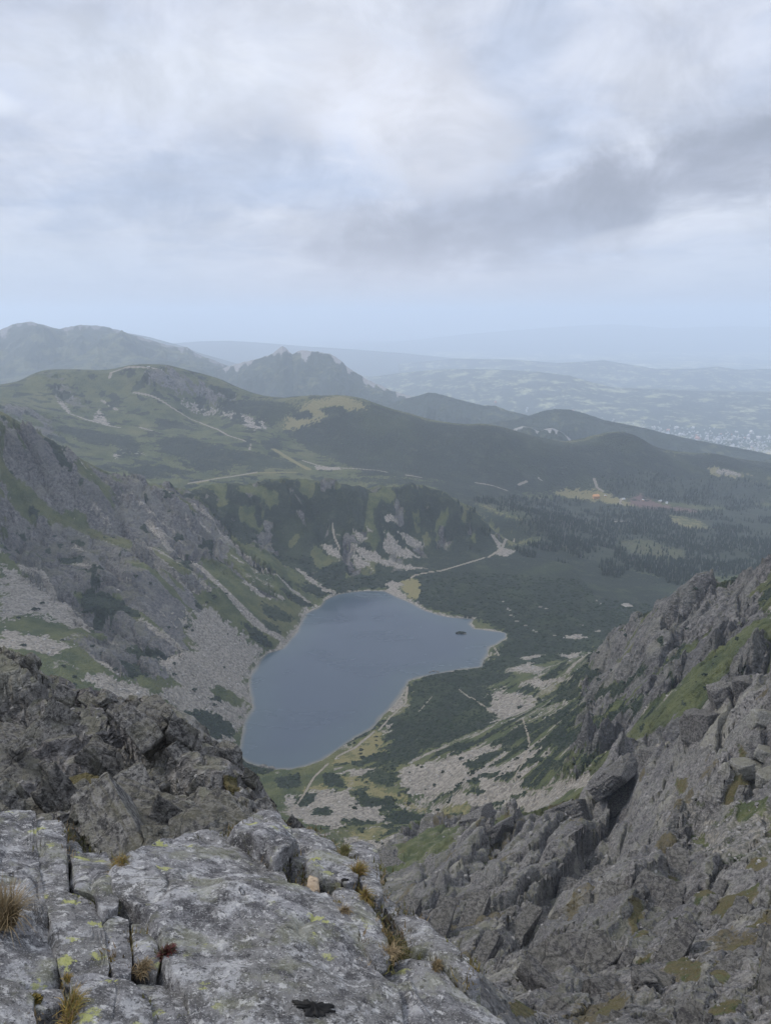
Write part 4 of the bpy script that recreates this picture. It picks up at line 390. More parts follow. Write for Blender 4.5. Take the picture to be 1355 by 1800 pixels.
ROCKS = [
('rock_slab', 'broad grey granite slab speckled with white and yellow lichen, largest of the foreground rocks', [(-1.091, 2.529, 597.74), (-1.082, 2.635, 597.691), (-1.063, 2.76, 597.632), (-1.015, 2.95, 597.539), (-0.961, 3.066, 597.479), (-0.878, 3.144, 597.432), (-0.769, 3.111, 597.432), (-0.682, 3.029, 597.457), (-0.6, 2.911, 597.499), (-0.474, 2.776, 597.542), (-0.432, 2.618, 597.607), (-0.374, 2.593, 597.61), (-0.279, 2.532, 597.624), (-0.213, 2.467, 597.642), (-0.157, 2.298, 597.708), (-0.1, 2.168, 597.754), (-0.064, 2.048, 597.798), (-0.009, 1.982, 597.816), (-0.001, 1.816, 597.88), (-0.004, 1.659, 597.938), (-0.28, 1.59, 598.004), (-0.508, 1.575, 598.043), (-0.549, 1.687, 598.009), (-0.599, 1.811, 597.97), (-0.649, 1.885, 597.948), (-0.711, 1.971, 597.923), (-0.768, 2.112, 597.873), (-0.856, 2.221, 597.84), (-0.938, 2.295, 597.82), (-1.018, 2.361, 597.803)], 0.5, 0.04, (0, 0), 0.07, 0.07, 1, 2.0),
('rock_slab', 'sloping grey slab beside the straight crack, falling away to the gully', [(0.009, 2.117, 597.76), (0.059, 2.176, 597.728), (0.112, 2.147, 597.732), (0.186, 2.133, 597.727), (0.264, 2.025, 597.76), (0.314, 1.955, 597.781), (0.367, 1.897, 597.795), (0.379, 1.835, 597.817), (0.38, 1.724, 597.858), (0.203, 1.67, 597.903), (0.007, 1.649, 597.94), (0.006, 1.846, 597.868)], 0.5, 0.0, (0.05, 0), 0.03, 0.05, 2, 1.3),
('rock_slab', 'narrow lichened block between the tan gap and the dark grass cushion', [(-0.181, 2.476, 597.634), (-0.128, 2.291, 597.706), (-0.07, 2.146, 597.759), (-0.044, 2.067, 597.788), (-0.005, 2.068, 597.781), (0.003, 2.163, 597.741), (-0.003, 2.272, 597.697), (-0.03, 2.382, 597.654), (-0.081, 2.525, 597.599), (-0.137, 2.613, 597.568), (-0.191, 2.616, 597.574), (-0.218, 2.561, 597.602)], 0.4, 0.03, (0, 0.02), 0.03, 0.04, 3, 1.0),
('rock_slab', 'pale humped rock with yellow lichen on its crest, under the dark crag', [(-0.764, 3.113, 597.43), (-0.775, 3.364, 597.316), (-0.732, 3.55, 597.224), (-0.683, 3.669, 597.162), (-0.624, 3.609, 597.182), (-0.566, 3.461, 597.242), (-0.52, 3.332, 597.296), (-0.474, 3.07, 597.41), (-0.469, 2.887, 597.492), (-0.502, 2.846, 597.515), (-0.575, 2.936, 597.485), (-0.641, 2.969, 597.479)], 0.7, 0.09, (0, -0.1), 0.08, 0.06, 4, 1.2),
('rock_slab', 'white-flecked square rock between the humped rock and two dry grass tufts', [(-0.514, 3.396, 597.265), (-0.461, 3.46, 597.228), (-0.406, 3.472, 597.216), (-0.355, 3.306, 597.285), (-0.298, 3.26, 597.298), (-0.242, 3.109, 597.36), (-0.168, 2.987, 597.405), (-0.146, 2.852, 597.463), (-0.146, 2.691, 597.535), (-0.19, 2.653, 597.558), (-0.233, 2.723, 597.533), (-0.298, 2.729, 597.539), (-0.346, 2.754, 597.535), (-0.372, 2.889, 597.478), (-0.437, 2.92, 597.473)], 0.7, 0.06, (0.04, -0.05), 0.05, 0.05, 5, 1.2),
('rock_slab', 'upright lichen-spotted block on the edge above the green gully', [(-0.189, 3.281, 597.274), (-0.126, 3.334, 597.241), (-0.067, 3.251, 597.271), (-0.041, 3.086, 597.342), (-0.035, 2.783, 597.478), (-0.023, 2.616, 597.551), (-0.047, 2.563, 597.577), (-0.079, 2.612, 597.56), (-0.118, 2.738, 597.51), (-0.139, 2.935, 597.424), (-0.186, 3.112, 597.351)], 0.8, 0.05, (0.08, -0.05), 0.04, 0.05, 6, 1.0),
('rock_slab', 'blocky grey rock right of the dark grass cushion, last before the drop', [(0.006, 2.549, 597.576), (0.042, 2.587, 597.554), (0.067, 2.527, 597.577), (0.143, 2.483, 597.586), (0.173, 2.399, 597.617), (0.21, 2.323, 597.645), (0.244, 2.264, 597.665), (0.289, 2.167, 597.699), (0.307, 2.055, 597.742), (0.266, 2.053, 597.748), (0.192, 2.153, 597.718), (0.154, 2.197, 597.706), (0.106, 2.198, 597.712), (0.085, 2.266, 597.686), (0.069, 2.392, 597.635), (0.029, 2.506, 597.592)], 0.7, 0.02, (0.06, 0), 0.03, 0.05, 7, 1.1),
('rock_slab', 'long cracked slab at the left edge with white lichen splashes', [(-2.167, 2.839, 597.75), (-1.829, 2.998, 597.63), (-1.808, 3.056, 597.6), (-1.699, 3.034, 597.596), (-1.533, 2.722, 597.715), (-1.359, 2.421, 597.825), (-1.211, 2.173, 597.911), (-1.119, 2.01, 597.966), (-1.058, 1.9, 598.002), (-1.07, 1.841, 598.028), (-1.115, 1.796, 598.052), (-1.404, 1.726, 598.122)], 0.5, 0.03, (0, 0), 0.03, 0.04, 8, 1.3),
('rock_slab', 'second long slab from the left, split along both sides by straight cracks', [(-1.687, 3.048, 597.587), (-1.632, 3.062, 597.573), (-1.529, 2.999, 597.588), (-1.418, 2.787, 597.67), (-1.312, 2.56, 597.757), (-1.205, 2.344, 597.837), (-1.12, 2.337, 597.828), (-1.049, 2.217, 597.869), (-0.974, 2.062, 597.924), (-0.881, 1.865, 597.991), (-0.927, 1.827, 598.012), (-0.994, 1.834, 598.019), (-1.049, 1.909, 597.998), (-1.135, 2.062, 597.947), (-1.231, 2.23, 597.89), (-1.357, 2.445, 597.814), (-1.518, 2.727, 597.71)], 0.5, 0.02, (0, 0), 0.03, 0.035, 9, 1.3),
('rock_slab', 'squarish block above the yellow moss, left of the broad slab', [(-1.384, 2.745, 597.684), (-1.346, 2.798, 597.654), (-1.262, 2.82, 597.633), (-1.159, 2.636, 597.701), (-1.089, 2.505, 597.75), (-1.009, 2.271, 597.84), (-1.023, 2.228, 597.861), (-1.069, 2.25, 597.858), (-1.119, 2.353, 597.82), (-1.2, 2.367, 597.826), (-1.225, 2.463, 597.788), (-1.286, 2.568, 597.749)], 0.5, 0.035, (0, -0.02), 0.03, 0.04, 10, 1.1),
('rock_slab', 'small squared block directly below the yellow moss', [(-0.997, 2.148, 597.891), (-0.991, 2.213, 597.862), (-0.933, 2.196, 597.862), (-0.877, 2.061, 597.91), (-0.838, 1.967, 597.943), (-0.806, 1.865, 597.979), (-0.843, 1.844, 597.993), (-0.903, 1.942, 597.963), (-0.949, 2.043, 597.928)], 0.4, 0.015, (0, 0), 0.02, 0.03, 11, 0.8),
('rock_slab', 'narrow knobbly block between the square block and the dark red plant', [(-0.912, 2.188, 597.862), (-0.862, 2.201, 597.849), (-0.803, 2.103, 597.882), (-0.748, 1.97, 597.929), (-0.733, 1.887, 597.96), (-0.777, 1.901, 597.961), (-0.816, 1.947, 597.948), (-0.863, 2.064, 597.907)], 0.4, 0.01, (0, 0), 0.03, 0.03, 12, 0.8),
('rock_slab', 'dark pitted block against the left flank of the broad slab, near the lower edge', [(-0.773, 1.818, 597.993), (-0.768, 1.863, 597.975), (-0.708, 1.863, 597.966), (-0.645, 1.86, 597.958), (-0.605, 1.801, 597.975), (-0.562, 1.706, 598.004), (-0.533, 1.616, 598.032), (-0.641, 1.586, 598.059), (-0.699, 1.712, 598.022)], 0.4, 0.01, (0, 0), 0.03, 0.035, 13, 0.9),
('rock_slab', 'flat grey slab right of the bushy ochre grass tuft', [(-0.942, 1.783, 598.031), (-0.896, 1.824, 598.009), (-0.84, 1.826, 598.0), (-0.78, 1.808, 597.998), (-0.73, 1.75, 598.013), (-0.696, 1.702, 598.026), (-0.643, 1.574, 598.064), (-0.823, 1.532, 598.105), (-0.899, 1.674, 598.066)], 0.4, 0.02, (0, 0), 0.025, 0.03, 14, 1.0),
('rock_slab', 'grey slab in the lower left corner marked by a bright yellow lichen spot', [(-1.35, 1.694, 598.126), (-1.139, 1.746, 598.075), (-1.076, 1.73, 598.072), (-1.024, 1.687, 598.08), (-0.999, 1.632, 598.097), (-0.928, 1.525, 598.124), (-1.196, 1.459, 598.187)], 0.4, 0.03, (0, 0), 0.03, 0.035, 15, 1.0),
('rock_slab', 'low block behind the two left grass tufts, next to the corner slab', [(-1.119, 1.771, 598.062), (-1.048, 1.783, 598.047), (-0.976, 1.791, 598.033), (-0.944, 1.728, 598.053), (-0.955, 1.698, 598.066), (-0.995, 1.674, 598.081), (-1.056, 1.725, 598.07)], 0.35, 0.0, (0, 0), 0.02, 0.03, 16, 0.8),
('rock_slab', 'rounded grey rock at the far end of the cracked slabs, half behind them', [(-1.566, 3.089, 597.552), (-1.534, 3.142, 597.523), (-1.47, 3.07, 597.547), (-1.378, 2.891, 597.617), (-1.371, 2.804, 597.655), (-1.419, 2.81, 597.659)], 0.6, -0.06, (0, 0), 0.05, 0.05, 17, 0.8),
('tan_stone', 'small tan stone wedged beside the brown tuft', [(-0.343, 2.722, 597.548), (-0.305, 2.72, 597.544), (-0.288, 2.6, 597.595), (-0.31, 2.558, 597.617), (-0.339, 2.621, 597.593)], 0.12, 0.05, (0, 0), 0.03, 0.02, 18, 0.4),
('tan_stone', 'pale tan wedge of stone standing in the gap right of the broad slab', [(-0.17, 2.442, 597.648), (-0.144, 2.418, 597.654), (-0.108, 2.319, 597.691), (-0.085, 2.226, 597.728), (-0.101, 2.196, 597.742), (-0.132, 2.285, 597.709)], 0.2, 0.0, (0, 0), 0.03, 0.02, 19, 0.5),
('tan_stone', 'rusty buff stone at the upper end of the gap, touching the brown tuft', [(-0.282, 2.589, 597.599), (-0.244, 2.589, 597.594), (-0.212, 2.54, 597.611), (-0.231, 2.49, 597.635), (-0.267, 2.524, 597.625)], 0.12, 0.03, (0, 0), 0.03, 0.02, 20, 0.4)]
HULL = [(-2.219, 3.028), (-1.865, 3.062), (-1.566, 3.06), (-1.189, 2.725), (-1.061, 2.783), (-0.961, 3.048), (-0.779, 3.154), (-0.675, 3.623), (-0.403, 3.441), (-0.112, 3.291), (-0.037, 2.976), (-0.013, 2.572), (0.145, 2.473), (0.24, 2.251), (0.309, 2.034), (0.377, 1.857), (0.409, 1.612), (-0.39, 1.379), (-1.069, 1.283)]
FORE_N = (0.1356, 0.3899, 0.9108)
FORE_P = (-0.462, 1.703, 597.99)
TUFTS = [
('grass_tuft', 'large dry brown grass tuft at the left edge', (-1.254, 1.997, 597.991), 0.085, 0.194, 'dry'),
('grass_tuft', 'bushy ochre and green grass tuft on the lower left ledge', (-0.88, 1.639, 598.076), 0.094, 0.079, 'ochre'),
('moss_cushion', 'small ochre moss cushion on the corner slab', (-1.031, 1.697, 598.078), 0.053, 0.034, 'ochremoss'),
('moss_cushion', 'yellow moss cushion in the notch left of the broad slab', (-0.94, 2.241, 597.843), 0.087, 0.046, 'yellow'),
('grass_tuft', 'tiny orange-tipped sprig at the end of the long crack', (-0.972, 1.808, 598.026), 0.03, 0.033, 'ochre'),
('grass_tuft', 'thin pale dry tuft between two small blocks', (-0.774, 1.901, 597.96), 0.06, 0.049, 'dry'),
('red_plant', 'dark red leafy plant in a crack by the broad slab', (-0.724, 1.982, 597.92), 0.037, 0.044, 'red'),
('grass_tuft', 'brown tuft drooping over the notch of the broad slab', (-0.389, 2.656, 597.584), 0.098, 0.108, 'dry'),
('moss_cushion', 'olive moss beside the tan stone wedge', (-0.204, 2.465, 597.642), 0.059, 0.05, 'ochremoss'),
('grass_tuft', 'greenish tuft on the far block edge', (-0.208, 3.096, 597.361), 0.074, 0.069, 'green'),
('grass_tuft', 'thin ochre grass line down the crack of the upright block', (-0.129, 2.829, 597.471), 0.047, 0.089, 'ochre'),
('grass_tuft', 'rusty ochre tuft at the foot of the upright block', (-0.082, 2.564, 597.582), 0.062, 0.08, 'ochre'),
('grass_tuft', 'dense dark green grass cushion hanging between the right hand blocks', (0.027, 2.252, 597.701), 0.116, 0.137, 'green'),
('grass_tuft', 'pale straw tuft below the dark green cushion', (0.015, 2.166, 597.738), 0.052, 0.048, 'straw'),
('grass_tuft', 'small brown tuft alone on the sloping right slab', (0.18, 2.131, 597.729), 0.039, 0.047, 'dry'),
('grass_tuft', 'buff grass spilling from the gap above the straw tuft', (-0.161, 2.408, 597.661), 0.04, 0.049, 'straw'),
('grass_tuft', 'low olive grass mat in the dip behind the squarish block', (-1.101, 2.596, 597.711), 0.105, 0.062, 'ochre')]
LICHEN = [(-0.216, 1.759, 597.933), (-0.199, 2.675, 597.549)]
SPOTS = {'hut': [(854, 2918)], 'cabins': [(960, 2899), (1103, 2886), (1126, 2873), (895, 2930), (1038, 2894)], 'station': [(-1020, 3387), (-1068, 3396)], 'bigblocks': [(30.3, 92.6), (35.5, 102.2), (22.6, 82.8), (27.7, 75.1), (30.3, 69.6)], 'pale': [(114, 199), (110, 189), (107, 186), (104, 187), (105, 177)], 'slabs': [(88, 292), (47, 202), (106, 298), (55, 312), (117, 282), (117, 242), (125, 247), (85, 183), (53, 132), (46, 330), (130, 241), (29.7, 111.3)], 'edges': [(123, 329), (108, 317), (89, 297), (56, 215), (38, 178), (22, 136), (71, 347), (53, 321), (34, 280), (17, 228), (91, 190), (81, 183), (63, 152), (45, 118), (106, 198), (98, 192), (90, 182)], 'islet': [(147, 1326)], 'shoals': [(83, 1169), (77, 1165), (90, 1167), (-231, 1235), (-168, 890), (-162, 887), (-155, 886)]}
# ---------------------------------------------------------------- numeric helpers
def _hash(ix, iy, seed):
    h = (ix.astype(np.int64) * 374761393 + iy.astype(np.int64) * 668265263 + seed * 974634777) & 0xFFFFFFFF
    h = ((h ^ (h >> 13)) * 1274126177) & 0xFFFFFFFF
    h = ((h ^ (h >> 16)) * 2246822519) & 0xFFFFFFFF
    return (h ^ (h >> 15)) & 0xFFFFFFFF

def perlin(x, y, seed=0):
    xi = np.floor(x); yi = np.floor(y)
    xf = x - xi; yf = y - yi
    xi = xi.astype(np.int64); yi = yi.astype(np.int64)
    def g(dx, dy):
        a = _hash(xi + dx, yi + dy, seed) * (2 * np.pi / 4294967296.0)
        return np.cos(a) * (xf - dx) + np.sin(a) * (yf - dy)
    u = xf ** 3 * (xf * (xf * 6 - 15) + 10); v = yf ** 3 * (yf * (yf * 6 - 15) + 10)
    a = g(0, 0); b = g(1, 0); c = g(0, 1); d = g(1, 1)
    return 1.4 * ((a + u * (b - a)) * (1 - v) + (c + u * (d - c)) * v)

def fbm(x, y, octs, seed=0, gain=0.5):
    s = 0; a = 1.0; f = 1.0; n = 0
    for k in range(octs):
        s = s + a * perlin(x * f + 17.3 * k, y * f - 9.1 * k, seed + k)
        n += a; a *= gain; f *= 2.03
    return s / n

def perlin3(x, y, z, seed=0):
    xi = np.floor(x); yi = np.floor(y); zi = np.floor(z)
    xf = x - xi; yf = y - yi; zf = z - zi
    xi = xi.astype(np.int64); yi = yi.astype(np.int64); zi = zi.astype(np.int64)
    u = xf * xf * (3 - 2 * xf); v = yf * yf * (3 - 2 * yf); w = zf * zf * (3 - 2 * zf)
    def g(dx, dy, dz):
        h = _hash(xi + dx + 57 * (zi + dz), yi + dy - 131 * (zi + dz), seed)
        a = (h & 0xFFFF) * (2 * np.pi / 65536.0); c = (h >> 16) / 32768.0 - 1.0
        s = np.sqrt(np.maximum(0, 1 - c * c))
        return np.cos(a) * s * (xf - dx) + np.sin(a) * s * (yf - dy) + c * (zf - dz)
    def mix(a, b, t): return a + t * (b - a)
    return 1.5 * mix(mix(mix(g(0,0,0), g(1,0,0), u), mix(g(0,1,0), g(1,1,0), u), v),
                     mix(mix(g(0,0,1), g(1,0,1), u), mix(g(0,1,1), g(1,1,1), u), v), w)

def facets(x, y, seed=0, tilt=1.0):
    """Every cell of a jittered grid carries its own tilted plane: broken, faceted rock."""
    xi = np.floor(x).astype(np.int64); yi = np.floor(y).astype(np.int64)
    best = np.full(x.shape, 9e9); h = np.zeros(x.shape); best2 = np.full(x.shape, 9e9)
    for dx in (-1, 0, 1):
        for dy in (-1, 0, 1):
            k = _hash(xi + dx, yi + dy, seed); k2 = _hash(xi + dx, yi + dy, seed + 77)
            px = xi + dx + 0.1 + 0.8 * (k & 0xFFFF) / 65536.0; py = yi + dy + 0.1 + 0.8 * (k >> 16) / 65536.0
            ax = ((k2 & 0x3FF) / 512.0 - 1) * tilt; ay = (((k2 >> 10) & 0x3FF) / 512.0 - 1) * tilt
            b = ((k2 >> 20) & 0x3FF) / 512.0 - 1
            d = (x - px) ** 2 + (y - py) ** 2
            m = d < best
            best2 = np.where(m, best, np.minimum(best2, d))
            h = np.where(m, 0.55 * b + ax * (x - px) + ay * (y - py), h)
            best = np.where(m, d, best)
    edge = np.sqrt(best2) - np.sqrt(best)          # 0 on the joint between two cells
    return h, edge

def sstep(a, b, x):
    t = np.clip((x - a) / (b - a), 0, 1)
    return t * t * (3 - 2 * t)

def poly_sd(poly, x, y):
    """Signed distance (positive inside) of points to a closed polygon on the map."""
    P = np.asarray(poly, float); n = len(P)
    d2 = np.full(x.shape, 1e30); ins = np.zeros(x.shape, bool)
    for i in range(n):
        ax, ay = P[i]; bx, by = P[(i + 1) % n]
        ex, ey = bx - ax, by - ay
        t = np.clip(((x - ax) * ex + (y - ay) * ey) / (ex * ex + ey * ey + 1e-12), 0, 1)
        d2 = np.minimum(d2, (x - ax - t * ex) ** 2 + (y - ay - t * ey) ** 2)
        c = (ay > y) != (by > y)
        ins ^= c & (x < (bx - ax) * (y - ay) / (by - ay + 1e-12) + ax)
    d = np.sqrt(d2)
    return np.where(ins, d, -d)

def line_d(pts, x, y):
    P = np.asarray(pts, float)
    d2 = np.full(x.shape, 1e30)
    for i in range(len(P) - 1):
        ax, ay = P[i]; bx, by = P[i + 1]
        ex, ey = bx - ax, by - ay
        t = np.clip(((x - ax) * ex + (y - ay) * ey) / (ex * ex + ey * ey + 1e-12), 0, 1)
        d2 = np.minimum(d2, (x - ax - t * ex) ** 2 + (y - ay - t * ey) ** 2)
    return np.sqrt(d2)

# ---------------------------------------------------------------- the lie of the land
AZ0, AZ1 = -0.68, 0.68
R0, R1 = 9.0, 4700.0
L0, L1 = math.log(R0), math.log(R1)
ROW_R = np.log([9.0, 16, 45, 430, 1700, 2300, 3600, 4700]); ROW_I = np.array([0.0, 55, 230, 640, 970, 1035, 1215, 1245])   # closer rows where slopes face the viewpoint
def row_logs(nl): return np.interp(np.linspace(0, ROW_I[-1], nl), ROW_I, ROW_R)
def row_of(lr, nl): return np.interp(lr, ROW_R, ROW_I) * (nl - 1) / ROW_I[-1]

def land_base(nl, na):
    """Heights of the survey points (x, y, z) spread smoothly over a polar grid about the viewpoint's foot."""
    S = np.asarray(SURVEY, float)
    az = np.arctan2(S[:, 0], S[:, 1]); lr = np.log(np.hypot(S[:, 0], S[:, 1]))
    ker = lambda d2: np.sqrt(d2 + 0.0009)
    A = ker((az[:, None] - az[None]) ** 2 + (lr[:, None] - lr[None]) ** 2 * 0.8)
    n = len(S)
    M = np.zeros((n + 3, n + 3)); M[:n, :n] = A - 4e-4 * np.eye(n)
    Q = np.stack([np.ones(n), az, lr], 1); M[:n, n:] = Q; M[n:, :n] = Q.T
    w = np.linalg.solve(M, np.concatenate([S[:, 2], np.zeros(3)]))
    ga = np.linspace(AZ0, AZ1, na); gl = row_logs(nl)
    Z = np.zeros((nl, na))
    for i in range(nl):
        d2 = (ga[:, None] - az[None]) ** 2 + (gl[i] - lr[None]) ** 2 * 0.8
        Z[i] = ker(d2) @ w[:n] + w[n] + w[n + 1] * ga + w[n + 2] * gl[i]
    return Z

def grid_at(Z, x, y):
    """Value of a polar grid at map points."""
    nl, na = Z.shape
    a = (np.arctan2(x, y) - AZ0) / (AZ1 - AZ0) * (na - 1); l = row_of(np.log(np.maximum(np.hypot(x, y), 1e-3)), nl)
    a = np.clip(a, 0, na - 1.001); l = np.clip(l, 0, nl - 1.001)
    i = l.astype(int); j = a.astype(int); u = l - i; v = a - j
    return (Z[i, j] * (1 - u) + Z[i + 1, j] * u) * (1 - v) + (Z[i, j + 1] * (1 - u) + Z[i + 1, j + 1] * u) * v

def with_lake(z, x, y):
    """Presses the lake bowl into the land: a flat bed under the water, the land rising from its shore."""
    sd = np.full(x.shape, -400.0)
    m = (x > -420) & (x < 520) & (y > 600) & (y < 1800)
    sd[m] = poly_sd(LAKE, x[m], y[m])
    out = np.maximum(z, np.clip(-sd * 0.10, 0, 14) + 0.5)
    k = sstep(0, 130, -sd)
    out = np.where((sd > -130) & (z > out * 0.98), out * (1 - k) + z * k, out)
    out = np.where((sd <= 0) & (sd > -260), np.minimum(out, 0.7 - sd * 0.95), out)
    z2 = np.where(sd > 0, -np.clip(sd * 0.25, 0.3, 20), np.where(sd > -400, out, z))
    far = (~m) | (y > 1750) | (x > 450)
    return np.where(far, z, z2), sd
# ---------------------------------------------------------------- objects
def mesh_obj(name, verts, faces, mat=None, parent=None, smooth=True, kind=None):
    """faces: (n,3) or (n,4) integer array, or a list of such arrays"""
    me = bpy.data.meshes.new(name)
    verts = np.asarray(verts, np.float32)
    fl = faces if isinstance(faces, list) else [faces]
    fl = [np.asarray(f, np.int32) for f in fl if len(f)]
    me.vertices.add(len(verts)); me.vertices.foreach_set('co', verts.ravel())
    idx = np.concatenate([f.ravel() for f in fl]); tot = np.concatenate([np.full(len(f), f.shape[1], np.int32) for f in fl])
    me.loops.add(len(idx)); me.loops.foreach_set('vertex_index', idx)
    me.polygons.add(len(tot)); st = np.zeros(len(tot), np.int32); st[1:] = np.cumsum(tot)[:-1]
    me.polygons.foreach_set('loop_start', st)
    me.update(calc_edges=True)
    me.polygons.foreach_set('use_smooth', np.full(len(tot), smooth))
    if mat: me.materials.append(mat)
    o = bpy.data.objects.new(name, me); col.objects.link(o)
    if parent: o.parent = parent
    if kind: o['kind'] = kind
    return o

def thing(o, label, cat, group=None):
    o['label'] = label; o['category'] = cat
    if group: o['group'] = group
    return o

def empty(name, loc, label=None, cat=None, group=None):
    o = bpy.data.objects.new(name, None); col.objects.link(o); o.location = loc; o.empty_display_size = 0.2
    if label: thing(o, label, cat, group)
    return o

def color_attr(me, name, rgba):
    a = me.color_attributes.new(name, 'FLOAT_COLOR', 'POINT'); a.data.foreach_set('color', np.asarray(rgba, np.float32).ravel())

def material(name):
    m = bpy.data.materials.new(name); m.use_nodes = True
    t = Nodes(m.node_tree); b = m.node_tree.nodes['Principled BSDF']
    b.inputs['Roughness'].default_value = 0.9; b.inputs['Specular IOR Level'].default_value = 0.25
    return m, t, b

def bump(t, b, h, dist, strength=1.0):
    n = t.new('ShaderNodeBump'); n.inputs['Strength'].default_value = strength; n.inputs['Distance'].default_value = dist
    t.put(n.inputs['Height'], h); t.l.new(n.outputs[0], b.inputs['Normal'])

# ---------------------------------------------------------------- ground material: rock, boulder field, grass, dwarf pine, paths by cover
def land_material(name, s, dark=1.0, pj=0.50):
    """s: size in metres of the finest grain worth showing at that distance"""
    m, t, b = material(name)
    co = t.new('ShaderNodeTexCoord').outputs['Object']
    A = t.attr('cover_a'); B = t.attr('cover_b')
    sa = t.new('ShaderNodeSeparateColor'); t.l.new(A.outputs['Color'], sa.inputs[0])
    sb = t.new('ShaderNodeSeparateColor'); t.l.new(B.outputs['Color'], sb.inputs[0])
    rock, scree, pine, meadow = sa.outputs[0], sa.outputs[1], sa.outputs[2], A.outputs['Alpha']
    path, forest, heath, moss = sb.outputs[0], sb.outputs[1], sb.outputs[2], B.outputs['Alpha']
    n1 = t.noise(co, 0.055 / s, 6, 0.6); n2 = t.noise(co, 0.30 / s, 4, 0.6); n3 = t.noise(co, 1.1 / s, 3, 0.6); n0 = t.noise(co, 0.012 / s, 5, 0.55)
    jit = t.m('ADD', t.m('MULTIPLY', t.m('SUBTRACT', n1, 0.5), 1.1), t.m('MULTIPLY', t.m('SUBTRACT', n2, 0.5), 0.9))
    def layer(wt, amount=1.0, lo=0.40, hi=0.60):
        return t.ss(lo, hi, t.m('ADD', wt, t.m('MULTIPLY', jit, amount)))
    # grass, yellower where it is short and dry
    g = t.mix(t.ss(0.35, 0.65, n1), (0.036, 0.050, 0.020), (0.080, 0.090, 0.034))
    g = t.mix(t.m('MULTIPLY', t.ss(0.45, 0.7, n0), 0.6), g, (0.12, 0.115, 0.05))
    g = t.mix(t.m('MULTIPLY', t.ss(0.55, 0.72, n2), 0.55), g, (0.025, 0.036, 0.018))
    g = t.mix(t.m('MULTIPLY', t.ss(0.60, 0.72, n3), 0.35), g, (0.20, 0.19, 0.165))
    base = t.mix(layer(meadow, 0.8), g, t.mix(n2, (0.13, 0.125, 0.05), (0.20, 0.17, 0.085)))
    base = t.mix(layer(heath, 0.5), base, t.mix(n2, (0.085, 0.055, 0.055), (0.15, 0.10, 0.08)))
    # boulder fields: grey blocks, darker gaps
    vd = t.voro(co, 0.55 / s); vc = t.voro(co, 0.55 / s, out=1)
    vsep = t.new('ShaderNodeSeparateColor'); t.l.new(vc, vsep.inputs[0])
    sc = t.mix(vsep.outputs[0], (0.115, 0.105, 0.090), (0.29, 0.265, 0.228))
    sc = t.mix(t.m('MULTIPLY', t.ss(0.45, 0.75, n1), 0.5), sc, (0.21, 0.195, 0.165))
    sc = t.mix(t.m('MULTIPLY', t.ss(0.62, 0.70, n2), 0.6), sc, (0.07, 0.08, 0.045))
    
    # bare rock, with greenish lichen and ledges that hold turf
    geo = t.new('ShaderNodeNewGeometry'); nz = t.sep(geo.outputs['Normal'])[2]
    r = t.mix(t.ss(0.36, 0.64, n2), (0.060, 0.057, 0.057), (0.205, 0.195, 0.186))
    r = t.mix(t.m('MULTIPLY', t.ss(0.56, 0.40, n0), 0.55), r, (0.062, 0.060, 0.064))
    r = t.mix(t.m('MULTIPLY', t.ss(0.40, 0.68, n1), 0.55), r, (0.155, 0.155, 0.135))
    r = t.mix(t.m('MULTIPLY', t.ss(0.52, 0.75, n3), 0.5), r, (0.30, 0.295, 0.285))
    r = t.mix(t.m('MULTIPLY', t.ss(0.55, 0.35, n3), 0.35), r, (0.055, 0.053, 0.055))
    r = t.mix(t.m('MULTIPLY', t.ss(0.54, 0.66, t.noise(t.vm('ADD', co, (300.0, 90.0, 0.0)), 0.02 / s, 6, 0.65)), 0.5), r, (0.255, 0.245, 0.195))
    turf = t.m('ADD', t.m('MULTIPLY', nz, 1.0), t.m('MULTIPLY', jit, 0.35))
    r = t.mix(t.m('MULTIPLY', t.ss(0.82, 0.97, turf), 0.50), r, t.mix(n2, (0.050, 0.056, 0.026), (0.115, 0.108, 0.070)))
    r = t.vm('SCALE', r, dark)
    base = t.mix(layer(rock, 0.55), base, r)
    base = t.mix(layer(scree, 0.95, 0.36, 0.64), base, sc)
    base = t.mix(t.m('MULTIPLY', layer(moss, 1.0), 0.8), base, t.mix(n2, (0.042, 0.042, 0.018), (0.115, 0.085, 0.040)))
    # dwarf pine thicket
    p = t.mix(t.ss(0.35, 0.7, n2), (0.009, 0.015, 0.011), (0.020, 0.030, 0.017))
    p = t.mix(t.m('MULTIPLY', t.ss(0.50, 0.66, n0), 0.6), p, (0.034, 0.046, 0.021))
    p = t.mix(t.m('MULTIPLY', t.ss(0.54, 0.66, n1), 0.5), p, (0.050, 0.058, 0.030))
    p = t.mix(t.m('MULTIPLY', t.ss(0.66, 0.72, n2), 0.5), p, (0.15, 0.145, 0.125))
    fp = layer(pine, pj)
    base = t.mix(fp, base, p)
    base = t.mix(layer(forest, 0.45), base, t.mix(n1, (0.015, 0.023, 0.016), (0.040, 0.049, 0.028)))
    base = t.mix(layer(path, 0.25, 0.35, 0.6), base, t.mix(n2, (0.17, 0.15, 0.12), (0.27, 0.24, 0.20)))
    t.put(b.inputs['Base Color'], base)
    hb = t.m('ADD', t.m('MULTIPLY', n2, 1.0), t.m('MULTIPLY', n3, 0.45))
    hb = t.m('ADD', hb, t.m('MULTIPLY', vd, -0.35))
    bump(t, b, hb, 2.6 * s, 1.0)
    return m

